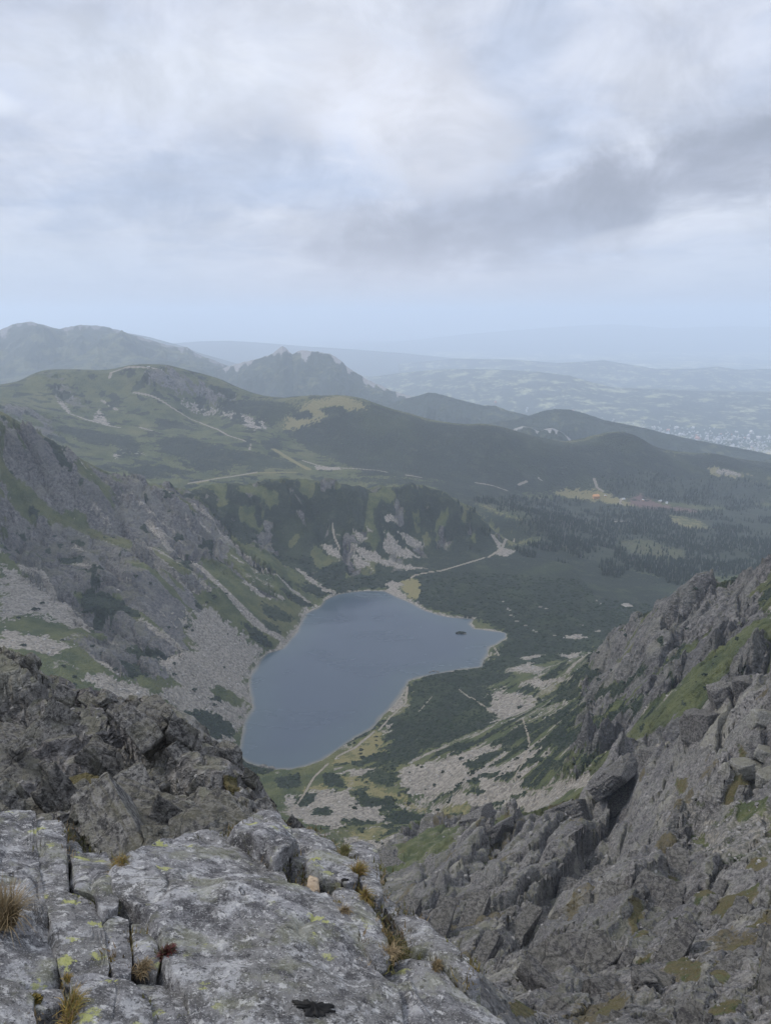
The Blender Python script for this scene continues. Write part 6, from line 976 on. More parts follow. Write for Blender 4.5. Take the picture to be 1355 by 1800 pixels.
def slab(name, label, outline, thick, lift, tilt, dome, bev, seed, res, mat):
    Q = np.asarray(outline, float); ctr = Q.mean(0)
    uv = np.stack([(Q - ctr) @ E_U, (Q - ctr) @ E_V], 1)
    th = np.arctan2(uv[:, 1], uv[:, 0])
    nt = int(190 * res ** 0.5) if res >= 0.8 else 70
    ns = int(75 * res ** 0.5) if res >= 0.8 else 22
    T = np.linspace(-np.pi, np.pi, nt, endpoint=False)
    # distance from the centre to the outline along every bearing
    rad = np.zeros(nt); d = np.stack([np.cos(T), np.sin(T)], 1)
    for i in range(len(uv)):
        a = uv[i]; e = uv[(i + 1) % len(uv)] - a
        den = d[:, 0] * e[1] - d[:, 1] * e[0]
        den = np.where(np.abs(den) < 1e-9, 1e-9, den)
        s_ = (a[0] * e[1] - a[1] * e[0]) / den; q_ = (a[0] * d[:, 1] - a[1] * d[:, 0]) / den
        ok = (q_ >= -1e-6) & (q_ <= 1 + 1e-6) & (s_ > 0)
        rad = np.where(ok, np.maximum(rad, s_), rad)
    rad = np.where(rad <= 0, np.interp(T, th[np.argsort(th)], np.hypot(uv[:, 0], uv[:, 1])[np.argsort(th)], period=2 * np.pi), rad)
    rad *= 1.10 + 0.030 * fbm(T * 2.5 + seed, np.full(nt, seed * 1.7), 3, seed + 500)
    S = np.concatenate([np.linspace(0, 1, ns) ** 0.8, np.ones(9)])
    down = np.concatenate([np.zeros(ns), np.linspace(0, 1, 10)[1:] ** 1.3]) * thick
    u = S[:, None] * rad[None] * d[:, 0][None]; v = S[:, None] * rad[None] * d[:, 1][None]
    edge = (1 - S[:, None]) * rad[None]                              # rough distance to the rim
    z = lift + 0.35 * dome * (1 - S[:, None] ** 2) + tilt[0] * u + tilt[1] * v
    rb = 0.14 * bev * (0.8 + 0.7 * np.clip(fbm(u * 6 + seed, v * 6, 2, seed + 510), -1, 1))
    z = z - rb * (1 - np.sqrt(np.clip(1 - (1 - np.clip(edge / rb, 0, 1)) ** 2, 0, 1))) - down[:, None]
    flare = 1 + 0.10 * down[:, None] / max(thick, 1e-3) * fbm(T * 3, T * 0 + seed, 2, 9)[None]
    u, v = u * flare, v * flare
    P3 = np.stack([u, v, z], -1)
    # weathering: hollows, steps along the joint direction, grains
    X0 = (u + ctr[0] * 3.1); Y0 = (v + ctr[1] * 3.1); q = z * 1.0
    top = (down[:, None] < 1e-6) * 1.0
    n = 0
    for k, (lam, amp) in enumerate(((0.85, 0.040), (0.36, 0.026), (0.16, 0.014), (0.075, 0.008), (0.036, 0.0045), (0.018, 0.0024))):
        n = n + amp * perlin3(X0 / lam, Y0 / lam, q / lam + seed, 600 + k)
    hf, ed = facets((X0 * 0.93 + Y0 * 0.36) / 0.30 + 0.5 * perlin(X0 * 3, Y0 * 3, 3), (-X0 * 0.36 + Y0 * 0.93) / 0.55, 620 + seed % 3, 0.7)
    n = n + 0.034 * hf * sstep(0.0, 0.30, ed) - 0.008 * (1 - sstep(0, 0.06, ed))
    sc_ = min(1.0, float(rad.mean()) / 0.22)
    z = z + n * sc_ * (0.55 + 0.45 * top)
    side = (1 - top) * sc_
    u = u + side * (0.05 * perlin3(X0 / .22, Y0 / .22, q / .1, 640) + .02 * perlin3(X0 / .06, Y0 / .06, q / .04, 641))
    v = v + side * (0.05 * perlin3(X0 / .22, Y0 / .22, q / .1, 650) + .02 * perlin3(X0 / .06, Y0 / .06, q / .04, 651))
    W = u[..., None] * E_U + v[..., None] * E_V + z[..., None] * N_UP
    nr = len(S)
    V = W.reshape(-1, 3)
    idx = np.arange(nr * nt).reshape(nr, nt); nx_ = np.roll(idx, -1, 1)
    F_ = np.stack([idx[:-1], nx_[:-1], nx_[1:], idx[1:]], -1).reshape(-1, 4)[nt:]
    F3 = np.stack([idx[0] * 0, nx_[1], idx[1]], -1)[:, [0, 2, 1]]
    o = mesh_obj(name, V, [F_, F3], mat)
    o.location = ctr
    thing(o, label, 'rock' if name == 'rock_slab' else 'stone')
    return o
for nm, lab, outl, thick, lift, tilt, dome, bev, seed, res in ROCKS:
    slab(nm, lab, outl, thick, lift, tilt, dome, bev, seed, res, TAN if nm == 'tan_stone' else GRANITE)

def ledge():
    """soil and broken rock under the slabs, dropping away past their edge"""
    m, t, b = material('ledge_soil')
    co = t.new('ShaderNodeTexCoord').outputs['Object']
    n = t.noise(co, 9, 6, 0.65); n2 = t.noise(co, 40, 4)
    soil = t.mix(t.ss(0.35, 0.65, n), (0.028, 0.024, 0.018), (0.075, 0.066, 0.042)); bare = t.mix(t.ss(0.40, 0.60, t.noise(co, 3.0, 8, 0.7)), (0.075, 0.074, 0.076), (0.25, 0.245, 0.24))
    c = t.mix(t.ss(0.75, 0.6, t.sep(t.new('ShaderNodeNewGeometry').outputs['Normal'])[2]), soil, bare); c = t.mix(t.m('MULTIPLY', t.ss(0.55, 0.7, n2), 0.5), c, (0.13, 0.125, 0.115))
    t.put(b.inputs['Base Color'], c); bump(t, b, t.m('ADD', n, n2), 0.05)
    a = np.linspace(-1.25, 1.25, 260); rr = np.exp(np.linspace(math.log(0.35), math.log(11.5), 190))
    Xm = rr[:, None] * np.sin(a)[None]; Ym = rr[:, None] * np.cos(a)[None]
    zp = P_UP[2] - ((Xm - P_UP[0]) * N_UP[0] + (Ym - P_UP[1]) * N_UP[1]) / N_UP[2]
    sd = poly_sd(HULL, Xm, Ym)
    n = 0.16 * fbm(Xm * 1.6, Ym * 1.6, 5, 700)
    hf, ed = facets(Xm / 0.35, Ym / 0.22, 710, 0.8)
    z = zp - 0.085 + n * 0.35 + 0.02 * hf
    out_ = np.clip(-sd - 0.0, 0, 99)
    z = np.where(sd < 0, z - 0.20 * np.minimum(out_ * 8, 1) - 3.2 * out_ + 1.6 * n * np.minimum(out_ * 2, 1.5), z)
    z = np.maximum(z, 575)
    z = np.where(rr[:, None] > 9, np.minimum(z, ground(Xm, Ym) - 0.4), z)
    V = np.stack([Xm, Ym, z], -1).reshape(-1, 3); idx = np.arange(V.shape[0]).reshape(190, 260)
    mesh_obj('rock_ledge', V, np.stack([idx[:-1, :-1], idx[:-1, 1:], idx[1:, 1:], idx[1:, :-1]], -1).reshape(-1, 4), m, kind='structure')

ledge()
from mathutils.bvhtree import BVHTree
_V = []; _F = []
for o in col.objects:
    if o.name.split('.')[0] == 'rock_slab':
        me = o.data; c_ = np.empty(len(me.vertices) * 3, np.float32); me.vertices.foreach_get('co', c_); off = len(_V)
        _V.extend((c_.reshape(-1, 3) + np.array(o.location)).tolist()); _F.extend([tuple(v + off for v in q.vertices) for q in me.polygons])
ROCK_TREE = BVHTree.FromPolygons(_V, _F)
def rock_top(x, y):
    h = ROCK_TREE.ray_cast(Vector((x, y, EYE)), Vector((0, 0, -1)), 6.0)[0]
    return h.z if h else None

# ---------------------------------------------------------------- tufts, cushions, black lichen
LOOK = {'dry': [(0.20, 0.145, 0.075), (0.105, 0.075, 0.040), (0.16, 0.13, 0.08)], 'ochre': [(0.22, 0.15, 0.035), (0.11, 0.105, 0.03), (0.15, 0.10, 0.05)],
        'green': [(0.085, 0.085, 0.028), (0.05, 0.056, 0.018), (0.155, 0.120, 0.06)], 'straw': [(0.27, 0.21, 0.125), (0.20, 0.15, 0.085), (0.14, 0.105, 0.06)],
        'yellow': [(0.30, 0.21, 0.03), (0.20, 0.165, 0.03), (0.12, 0.12, 0.03)], 'ochremoss': [(0.22, 0.15, 0.03), (0.12, 0.10, 0.025), (0.08, 0.075, 0.025)],
        'red': [(0.085, 0.022, 0.02), (0.05, 0.018, 0.016), (0.06, 0.045, 0.025)]}
def blade_material():
    m, t, b = material('grass_blades')
    t.put(b.inputs['Base Color'], t.attr('tint').outputs['Color']); b.inputs['Roughness'].default_value = 0.75
    return m
BLADE = blade_material()
def tuft(name, label, loc, width, height, look, seed):
    width *= 1.35; height *= 0.80
    g = np.random.default_rng(seed)
    cushion = name == 'moss_cushion'; red = name == 'red_plant'
    nb = int(np.clip(width * height * 42000, 420, 3000)) if not cushion else int(np.clip(width * width * 110000, 350, 1500))
    a = g.uniform(0, 2 * np.pi, nb); rr = np.sqrt(g.uniform(0, 1, nb)) * width * (0.40 if not cushion else 0.55)
    bx = rr * np.cos(a); by = rr * np.sin(a) * 0.8; rot = g.uniform(0, 3.14); sq = g.uniform(0.45, 0.8)
    bx, by = bx * math.cos(rot) - sq * by * math.sin(rot), bx * math.sin(rot) + sq * by * math.cos(rot)
    k = rr / (width * 0.5 + 1e-6)
    if cushion: ln = height * g.uniform(0.5, 1.0, nb) * (1 - 0.7 * k ** 2)
    else: ln = height * g.uniform(0.30, 1.25, nb) * (1 - 0.30 * k)
    ang = np.where(g.uniform(0, 1, nb) < 0.55, g.uniform(0, 6.28) + g.normal(0, 0.6, nb), a + g.normal(0, 0.9, nb))
    lean = np.clip(0.35 * k + g.normal(0.30, 0.30, nb), 0, 1.5) * (0.5 if cushion else 1.0)
    wd = (0.0017 if not (cushion or red) else 0.0045) * g.uniform(0.7, 1.4, nb)
    dirx, diry = np.cos(ang), np.sin(ang)
    droop = g.uniform(0.2, 0.9, nb)
    V = []; sx, sy = -diry, dirx
    tt = np.array([0, 0.4, 0.75, 1.0])
    for q in tt:
        bend = lean * q * (1 + droop * q)
        hx = bx + dirx * ln * np.sin(np.minimum(bend, 2.0)) * q; hy = by + diry * ln * np.sin(np.minimum(bend, 2.0)) * q
        hz = ln * q * np.cos(np.minimum(bend, 2.0))
        w_ = wd * (1 - 0.85 * q)
        V.append(np.stack([hx - sx * w_, hy - sy * w_, hz], -1)); V.append(np.stack([hx + sx * w_, hy + sy * w_, hz], -1))
    V = np.stack(V, 1)                                                # blade, 8, 3
    f = np.array([[0, 1, 3, 2], [2, 3, 5, 4], [4, 5, 7, 6]])
    F_ = (np.arange(nb)[:, None, None] * 8 + f[None]).reshape(-1, 4)
    cols = np.array(LOOK[look])[g.integers(0, 3, nb)] * g.uniform(0.7, 1.25, (nb, 1))
    tint = np.concatenate([np.repeat(cols[:, None], 8, 1), np.ones((nb, 8, 1))], -1).reshape(-1, 4)
    o = mesh_obj(name, V.reshape(-1, 3), F_, BLADE)
    color_attr(o.data, 'tint', tint)
    h = rock_top(loc[0], loc[1])
    hz = loc[2] - 0.055 if h is None or h < loc[2] - 0.055 else min(h, loc[2] + 0.06) - 0.01
    o.location = (loc[0], loc[1], hz - (0.02 if cushion else 0))
    thing(o, label, {'moss_cushion': 'moss', 'red_plant': 'plant'}.get(name, 'grass tuft'))
for i, (nm, lab, loc, wd, ht, look) in enumerate(TUFTS): tuft(nm, lab, loc, wd, ht, look, 900 + i)

def crack_moss():
    """turf and moss that fills the joints between the slabs"""
    g = np.random.default_rng(77); pts = []
    for k, R_ in enumerate(ROCKS):
        if R_[0] != 'rock_slab': continue
        O = np.array(R_[2]); heavy = k in (2, 3, 4, 5, 6)
        for a, b in zip(O, np.roll(O, -1, 0)):
            L = np.linalg.norm(b - a)
            if L > 1.0: continue
            for _ in range(int(L * (22 if heavy else 6) + 0.5)):
                q = a + (b - a) * g.uniform()
                if fbm(np.array([q[0] * 3.0]), np.array([q[1] * 3.0]), 3, 78)[0] > (-0.12 if heavy else 0.10): pts.append(q)
    P = np.array(pts); nb = 34; n = len(P) * nb
    base = np.repeat(P, nb, 0) + g.normal(0, 1, (n, 3)) * np.array([0.022, 0.022, 0.0])
    hz = []
    for x, y, z in P:
        h = rock_top(x, y); hz.append(z - 0.06 if h is None or h < z - 0.05 else min(h, z + 0.05) - 0.018)
    base[:, 2] = np.repeat(np.array(hz), nb)
    ln = g.uniform(0.010, 0.040, n); a = g.uniform(0, 6.28, n); lean = np.abs(g.normal(0.5, 0.4, n)); wd = g.uniform(0.0016, 0.004, n)
    dx, dy = np.cos(a), np.sin(a); tip = base + np.stack([dx * ln * np.sin(lean), dy * ln * np.sin(lean), ln * np.cos(lean)], -1)
    s_ = np.stack([-dy * wd, dx * wd, 0 * wd], -1)
    V = np.stack([base - s_, base + s_, tip], 1).reshape(-1, 3)
    pal = np.array([(0.16, 0.12, 0.035), (0.09, 0.085, 0.026), (0.12, 0.085, 0.045), (0.055, 0.055, 0.022), (0.20, 0.15, 0.08)])
    c = pal[np.repeat(g.integers(0, 5, len(P)), nb)] * g.uniform(0.6, 1.2, (n, 1))
    o = mesh_obj('crack_grass', V, np.arange(n * 3).reshape(-1, 3), BLADE, kind='stuff')
    color_attr(o.data, 'tint', np.concatenate([np.repeat(c, 3, 0), np.ones((n * 3, 1))], 1))
crack_moss()

def black_lichen():
    m, t, b = material('black_lichen')
    b.inputs['Base Color'].default_value = (0.008, 0.008, 0.008, 1); b.inputs['Roughness'].default_value = 0.7
    for i, (loc, r, lab) in enumerate(((LICHEN[0], 0.042, 'patch of leathery black lichen on the broad slab at the bottom edge'), (LICHEN[1], 0.022, 'small black lichen rosette between the brown tuft and the upright block'))):
        n = 96; T = np.linspace(0, 2 * np.pi, n, endpoint=False); V = [(0, 0, 0.02)]
        S_ = (0.35, 0.7, 1.0, 1.02)
        for j, s in enumerate(S_):
            w_ = r * s * (1 + 0.28 * np.sin(T * 3 + i) + 0.16 * np.sin(T * 7 + 2) + 0.10 * np.sin(T * 13) + 0.09 * np.sin(T * 23 + 1))
            hh = 0.002 + 0.004 * np.sin(T * 9 + j) - 0.03 * (j == 3)
            V += list(np.stack([w_ * np.cos(T) * 1.25, w_ * np.sin(T) * 0.8, hh], -1))
        V = np.array([np.array(v) for v in V]); W = V[:, :1] * E_U + V[:, 1:2] * E_V
        for q in range(len(W)):
            h = rock_top(loc[0] + W[q, 0], loc[1] + W[q, 1]); W[q, 2] = (h - loc[2] if h is not None else W[q, 2]) + max(V[q, 2], -0.012) + 0.004
        f3 = np.array([[0, 1 + k, 1 + (k + 1) % n] for k in range(n)])
        f4 = np.array([[1 + j * n + k, 1 + (j + 1) * n + k, 1 + (j + 1) * n + (k + 1) % n, 1 + j * n + (k + 1) % n] for j in range(3) for k in range(n)])
        o = mesh_obj('black_lichen', W, [f4, f3], m); o.location = Vector(loc)
        thing(o, lab, 'lichen')
black_lichen()
# ---------------------------------------------------------------- broken rock
def cube_sphere(n):
    lin = np.tan(np.linspace(-np.pi / 4, np.pi / 4, n + 1)); a, b = np.meshgrid(lin, lin, indexing='ij'); o1 = np.ones_like(a)
    P = np.concatenate([np.stack(f, -1).reshape(-1, 3) for f in ((a, b, o1), (b, a, -o1), (o1, a, b), (-o1, b, a), (b, o1, a), (a, -o1, b))])
    m = n + 1; idx = np.arange(m * m).reshape(m, m)
    q = np.stack([idx[:-1, :-1], idx[1:, :-1], idx[1:, 1:], idx[:-1, 1:]], -1).reshape(-1, 4)
    F_ = np.concatenate([q + k * m * m for k in range(6)])
    P /= np.linalg.norm(P, axis=1, keepdims=True)
    key = np.round(P * 1e5).astype(np.int64); _, first, inv = np.unique(key, axis=0, return_index=True, return_inverse=True)
    return P[first], inv.ravel()[F_]
def rock_shape(n, seed, planes=11, stretch=(1, 1, 1), rough=0.05, soft=75.0):
    """a block cut by random planes, its edges worn, its faces pitted"""
    g = np.random.default_rng(seed); D, F_ = cube_sphere(n)
    N = g.normal(size=(planes, 3)); N /= np.linalg.norm(N, axis=1, keepdims=True)
    N = np.concatenate([N, np.eye(3), -np.eye(3)]); h = np.concatenate([g.uniform(0.62, 1.15, planes), g.uniform(0.60, 1.0, 6)])
    q = np.maximum(D @ N.T, 1e-3) / h[None]
    r = 1.0 / (np.log(np.exp(soft * (q - q.max(1, keepdims=True))).sum(1)) / soft + q.max(1))
    P = D * r[:, None]
    for k, (lam, a) in enumerate(((0.7, 1.0), (0.33, 0.6), (0.15, 0.35), (0.07, 0.2))):
        if lam < 2.2 / n: break
        P = P + D * (rough * a * perlin3(P[:, 0] / lam, P[:, 1] / lam, P[:, 2] / lam + seed, 40 + k))[:, None]
    if n > 10:
        for ax, st in ((0, 0.31), (1, 0.4), (2, 0.27)):                 # joints: shallow steps along planes
            c = P[:, ax] / st + 0.4 * perlin3(P[:, 0] * 1.3, P[:, 1] * 1.3, P[:, 2] * 1.3, 50 + ax)
            P = P * (1 - 0.022 * (0.5 - np.abs(c - np.floor(c) - 0.5) < 0.08) * (g.uniform() > .25))[:, None]
    return P * np.array(stretch), F_

def crag_material(name, s, dark, light, green, mossy=1.0):
    m, t, b = material(name)
    co = t.new('ShaderNodeTexCoord').outputs['Object']; oi = t.new('ShaderNodeObjectInfo').outputs['Random']
    geo = t.new('ShaderNodeNewGeometry'); pos = geo.outputs['Position']
    n1 = t.noise(pos, 0.9 / s, 6, 0.65); n2 = t.noise(pos, 4.0 / s, 6, 0.7); n3 = t.noise(pos, 16.0 / s, 4, 0.7)
    c = t.mix(t.ss(0.40, 0.60, n2), dark, light)
    c = t.mix(t.m('MULTIPLY', t.ss(0.45, 0.65, n1), 0.55 * mossy), c, green)
    c = t.mix(t.m('MULTIPLY', t.ss(0.57, 0.68, n3), 0.35), c, tuple(min(1, 1.6 * v) for v in light))
    c = t.mix(t.m('MULTIPLY', t.ss(0.44, 0.34, n3), 0.4), c, tuple(0.4 * v for v in dark))
    nz = t.sep(geo.outputs['Normal'])[2]
    c = t.mix(t.m('MULTIPLY', t.ss(0.84, 0.97, t.m('ADD', nz, t.m('MULTIPLY', t.m('SUBTRACT', n2, 0.5), 0.6))), 0.40 * mossy), c, (0.115, 0.105, 0.05))
    c = t.mix(t.m('MULTIPLY', oi, 0.22), c, tuple(0.6 * v for v in dark))
    t.put(b.inputs['Base Color'], c)
    wv = t.vm('ADD', pos, t.vm('SCALE', t.comb(n1, n2, n1), 0.5 * s))
    crack = t.ss(0.0, 0.035, t.voro(t.vm('MULTIPLY', wv, (1.0, 1.0, 0.6)), 0.75 / s, 'DISTANCE_TO_EDGE'))
    bump(t, b, t.m('ADD', t.m('ADD', n2, t.m('MULTIPLY', n3, 0.4)), t.m('MULTIPLY', crack, 0.55)), 0.30 * s, 1.0)
    return m
CRAG = crag_material('crag_rock', 1.0, (0.080, 0.078, 0.076), (0.330, 0.320, 0.300), (0.210, 0.203, 0.150))
BUTT = crag_material('buttress_rock', 3.0, (0.072, 0.068, 0.068), (0.235, 0.226, 0.216), (0.185, 0.178, 0.140), 0.45)
_mc = {}
def rock_mesh(key, n, seed, stretch, mat, planes=11, rough=0.05, soft=75.0):
    if key not in _mc:
        P, F_ = rock_shape(n, seed, planes, stretch, rough, 140.0)
        o = mesh_obj('rock_block', P, F_, mat); _mc[key] = o.data; bpy.data.objects.remove(o)
    return _mc[key]
def put(name, me, loc, scale, rot, parent=None):
    o = bpy.data.objects.new(name, me); col.objects.link(o)
    o.rotation_euler = rot; o.scale = scale if not np.isscalar(scale) else (scale,) * 3
    if parent: o.parent = parent; o.location = Vector(loc) - parent.location
    else: o.location = loc
    return o

def crag():
    root = empty('rocky_crag', (-12, 32, 570), 'dark jagged crag of broken lichened blocks between the foreground slabs and the lake', 'crag')
    g = np.random.default_rng(5); n = 0
    for _ in range(9000):
        if n >= 140: break
        az = g.uniform(-0.60, -0.07); r = 17.5 + 27 * g.uniform() ** 0.8
        x, y = math.sin(az) * r, math.cos(az) * r
        z = float(ground(x, y)); zb = float(ground(x * 1.05, y * 1.05))
        if zb < z - 2.2 or z < 566: continue                       # the far side, out of sight
        s = (0.40 + 1.75 * g.uniform() ** 2.0) * (0.55 + r / 60) * (1.0 if az < -0.19 else 0.5)
        k = int(g.integers(0, 9))
        me = rock_mesh(('crag', k), 34, 70 + k, [(.9, .6, 1.7), (1.1, .5, 1.2), (.75, .65, 1.9), (1, .9, .9), (1.4, .55, .9), (.65, .5, 1.6), (1.0, .8, 1.3), (.8, .42, 1.9), (1.2, .9, .8)][k], CRAG, 4, 0.05)
        put('rock_block', me, (x, y, z + s * g.uniform(-0.70, 0.0)), s * 0.95, (g.normal(0.25, 0.16), g.normal(0.42, 0.14), g.normal(-0.5, 0.25)), root); n += 1
    return root
crag()

def buttress():
    root = empty('rock_buttress', (60, 180, 480), 'grey slabby rock buttress filling the lower right, its ribs leaning up to the right', 'rock buttress')
    g = np.random.default_rng(6); n = 0
    for _ in range(9000):
        if n >= 120: break
        r = math.exp(g.uniform(math.log(48), math.log(390))); az = g.uniform(-0.02, 0.66)
        x, y = math.sin(az) * r, math.cos(az) * r
        w_ = grid_at(cov['rock'], x, y)
        if w_ < 0.5: continue
        z = float(ground(x, y)); zb = float(ground(x * 1.06, y * 1.06))
        if zb < z - 0.10 * r: continue
        s = (0.006 + 0.020 * g.uniform() ** 2.2) * r * 1.1
        k = int(g.integers(0, 8))
        me = rock_mesh(('butt', k), 34, 170 + k, [(3.2, 1.0, .8), (2.6, .8, .7), (1.9, 1.2, .6), (3.6, .9, .6), (1.6, 1.0, .9), (2.2, 1.3, .5), (2.8, .7, .9), (1.8, 1.4, .6)][k], BUTT, 6, 0.07)
        put('rock_block', me, (x, y, z + s * g.uniform(-0.60, -0.20)), s, (g.normal(0.0, 0.15), g.normal(-0.35, 0.14), math.radians(58) + g.normal(0, 0.16)), root); n += 1
def great_slabs():
    root = bpy.data.objects['rock_buttress']
    g = np.random.default_rng(21)
    for i, (x, y) in enumerate(SPOTS['slabs']):
        r = math.hypot(x, y); L = r * (0.050, 0.045, 0.055, 0.040, 0.038, 0.050, 0.036, 0.040, 0.048, 0.034, 0.034, 0.042)[i]
        up = i in (4, 5, 6, 10)
        st = (1.25, .70, .32) if not up else (.62, .55, .70)
        me = rock_mesh(('slab', i), 56, 410 + i, st, BUTT, 7, 0.055)
        put('rock_block', me, (x, y, float(ground(x, y)) - L * (0.16 if not up else 0.10)), L, (-0.75 + g.normal(0, .1), 0.42 + g.normal(0, .08), 1.05 + g.normal(0, .12)) if not up else (-0.35, 0.15, 1.0 + g.normal(0, .3)), root)
buttress()
great_slabs()

def boulders_apart():
    labs = ['great split block at the foot of the grey buttress, largest boulder in the gully', 'dark square boulder capping the great split block', 'long slab boulder left of the great split block, low in the gully', 'weathered boulder below the great split block near the lower edge', 'angular boulder right of the gully bed near the lower edge']
    sz = [6.5, 2.6, 3.2, 2.4, 2.2]; st = [(1.3, 1.0, .85), (.9, .8, .9), (1.5, .8, .6), (1.2, .9, .7), (1.1, .9, .8)]
    for i, ((x, y), l) in enumerate(zip(SPOTS['bigblocks'], labs)):
        z = float(ground(x, y))
        if i == 1: z += 1.5
        o = put('boulder', rock_mesh(('big', i), 40, 300 + i, st[i], BUTT, 9, 0.06), (x, y, z + sz[i] * 0.12), sz[i], (0.15, -0.3, 0.5 + i)); thing(o, l, 'boulder')
    m = crag_material('pale_rock', 2.0, (0.20, 0.195, 0.175), (0.33, 0.325, 0.30), (0.25, 0.25, 0.19))
    labs = ['pale rounded boulder at the right edge, topmost of the pale pile', 'pale boulder under the topmost one at the right edge', 'pale boulder on the left shoulder of the pile at the right edge', 'pale low boulder, lowest left of the pile at the right edge', 'pale boulder at the right edge, lowest of the pile']
    for i, ((x, y), l) in enumerate(zip(SPOTS['pale'], labs)):
        o = put('boulder', rock_mesh(('pale', i), 20, 330 + i, (1.15, .9, .8), m), (x, y, float(ground(x, y)) + 1.0), [5.0, 4.2, 4.0, 3.6, 4.0][i], (0.1, 0.2, i)); thing(o, l, 'boulder')
boulders_apart()

def scatter_mesh(name, protos, P, size, yaw, mat, label=None, squash=None, tint=None):
    """many small solids joined into one mesh; protos: list of (verts, faces)"""
    V = []; F_ = {}; off = 0; T_ = []
    kind = rng.integers(0, len(protos), len(P))
    for k, (pv, pf) in enumerate(protos):
        s = np.where(kind == k)[0]
        if not len(s): continue
        c, sn = np.cos(yaw[s])[:, None], np.sin(yaw[s])[:, None]
        x = pv[None, :, 0] * c - pv[None, :, 1] * sn; y = pv[None, :, 0] * sn + pv[None, :, 1] * c; z = np.repeat(pv[None, :, 2], len(s), 0)
        W = np.stack([x, y, z], -1) * size[s][:, None, None] + P[s][:, None, :]
        V.append(W.reshape(-1, 3))
        for f in pf:
            F_.setdefault(f.shape[1], []).append((f[None] + (np.arange(len(s)) * len(pv))[:, None, None] + off).reshape(-1, f.shape[1]))
        if tint is not None: T_.append(np.repeat(tint[s], len(pv)))
        off += len(s) * len(pv)
    o = mesh_obj(name, np.concatenate(V), [np.concatenate(f) for f in F_.values()], mat, smooth=False, kind='stuff')
    if tint is not None:
        a = o.data.attributes.new('tint', 'FLOAT', 'POINT'); a.data.foreach_set('value', np.concatenate(T_).astype(np.float32))
    return o

def spread(n, az, r, key, lo, g, power=1.0, hi=2.0):
    """map points inside a kind of cover"""
    a = g.uniform(az[0], az[1], n); q = np.exp(g.uniform(math.log(r[0]), math.log(r[1]), n) if power == 1 else np.log(r[0]) + (np.log(r[1]) - np.log(r[0])) * g.uniform(0, 1, n) ** power)
    x, y = np.sin(a) * q, np.cos(a) * q
    c = grid_at(cov[key], x, y); m = (c > lo) & (c < hi) & (grid_at(LSD, x, y) < -3)
    return np.stack([x[m], y[m], ground(x[m], y[m])], -1)

def ico():
    p = (1 + 5 ** .5) / 2
    V = np.array([(-1, p, 0), (1, p, 0), (-1, -p, 0), (1, -p, 0), (0, -1, p), (0, 1, p), (0, -1, -p), (0, 1, -p), (p, 0, -1), (p, 0, 1), (-p, 0, -1), (-p, 0, 1)], float)
    F_ = np.array([(0, 11, 5), (0, 5, 1), (0, 1, 7), (0, 7, 10), (0, 10, 11), (1, 5, 9), (5, 11, 4), (11, 10, 2), (10, 7, 6), (7, 1, 8), (3, 9, 4), (3, 4, 2), (3, 2, 6), (3, 6, 8), (3, 8, 9), (4, 9, 5), (2, 4, 11), (6, 2, 10), (8, 6, 7), (9, 8, 1)])
    return V / np.linalg.norm(V[0]), F_
# ---------------------------------------------------------------- loose stones
def stones():
    m, t, b = material('scree_stone')
    tn = t.attr('tint').outputs['Fac']; pos = t.new('ShaderNodeNewGeometry').outputs['Position']
    c = t.mix(tn, (0.13, 0.125, 0.12), (0.36, 0.345, 0.325)); c = t.mix(t.m('MULTIPLY', t.noise(pos, 1.2, 4), 0.35), c, (0.10, 0.10, 0.085))
    t.put(b.inputs['Base Color'], c)
    pr = []
    for k in range(5):
        V, F_ = ico(); pr.append((V * np.random.default_rng(500 + k).uniform(0.6, 1.25, (12, 1)) * np.array([1.2, .9, .75]), [F_]))
    g = np.random.default_rng(8)
    P = spread(26000, (-0.6, 0.62), (430, 1500), 'scree', 0.4, g, 1.0)
    P = P[:8500]; r = np.hypot(P[:, 0], P[:, 1])
    scatter_mesh('scree_stones', pr, P, r * 0.0009 * (0.7 + 1.8 * g.uniform(0, 1, len(P)) ** 4), g.uniform(0, 6.28, len(P)), m, tint=g.uniform(0, 1, len(P)))
    P1 = spread(9000, (-0.05, 0.62), (40, 430), 'scree', 0.3, g); P2 = spread(4200, (-0.02, 0.64), (40, 420), 'rock', 0.3, g); P3 = spread(1500, (-0.62, 0.0), (17, 45), 'rock', 0.3, g)
    P = np.concatenate([P1[:3000], P2[:1800], P3[:700]]); r = np.hypot(P[:, 0], P[:, 1])
    scatter_mesh('loose_stones', pr, P, r * 0.0017 * (0.5 + 2.2 * g.uniform(0, 1, len(P)) ** 4), g.uniform(0, 6.28, len(P)), m, tint=g.uniform(0, 0.5, len(P)))
stones()

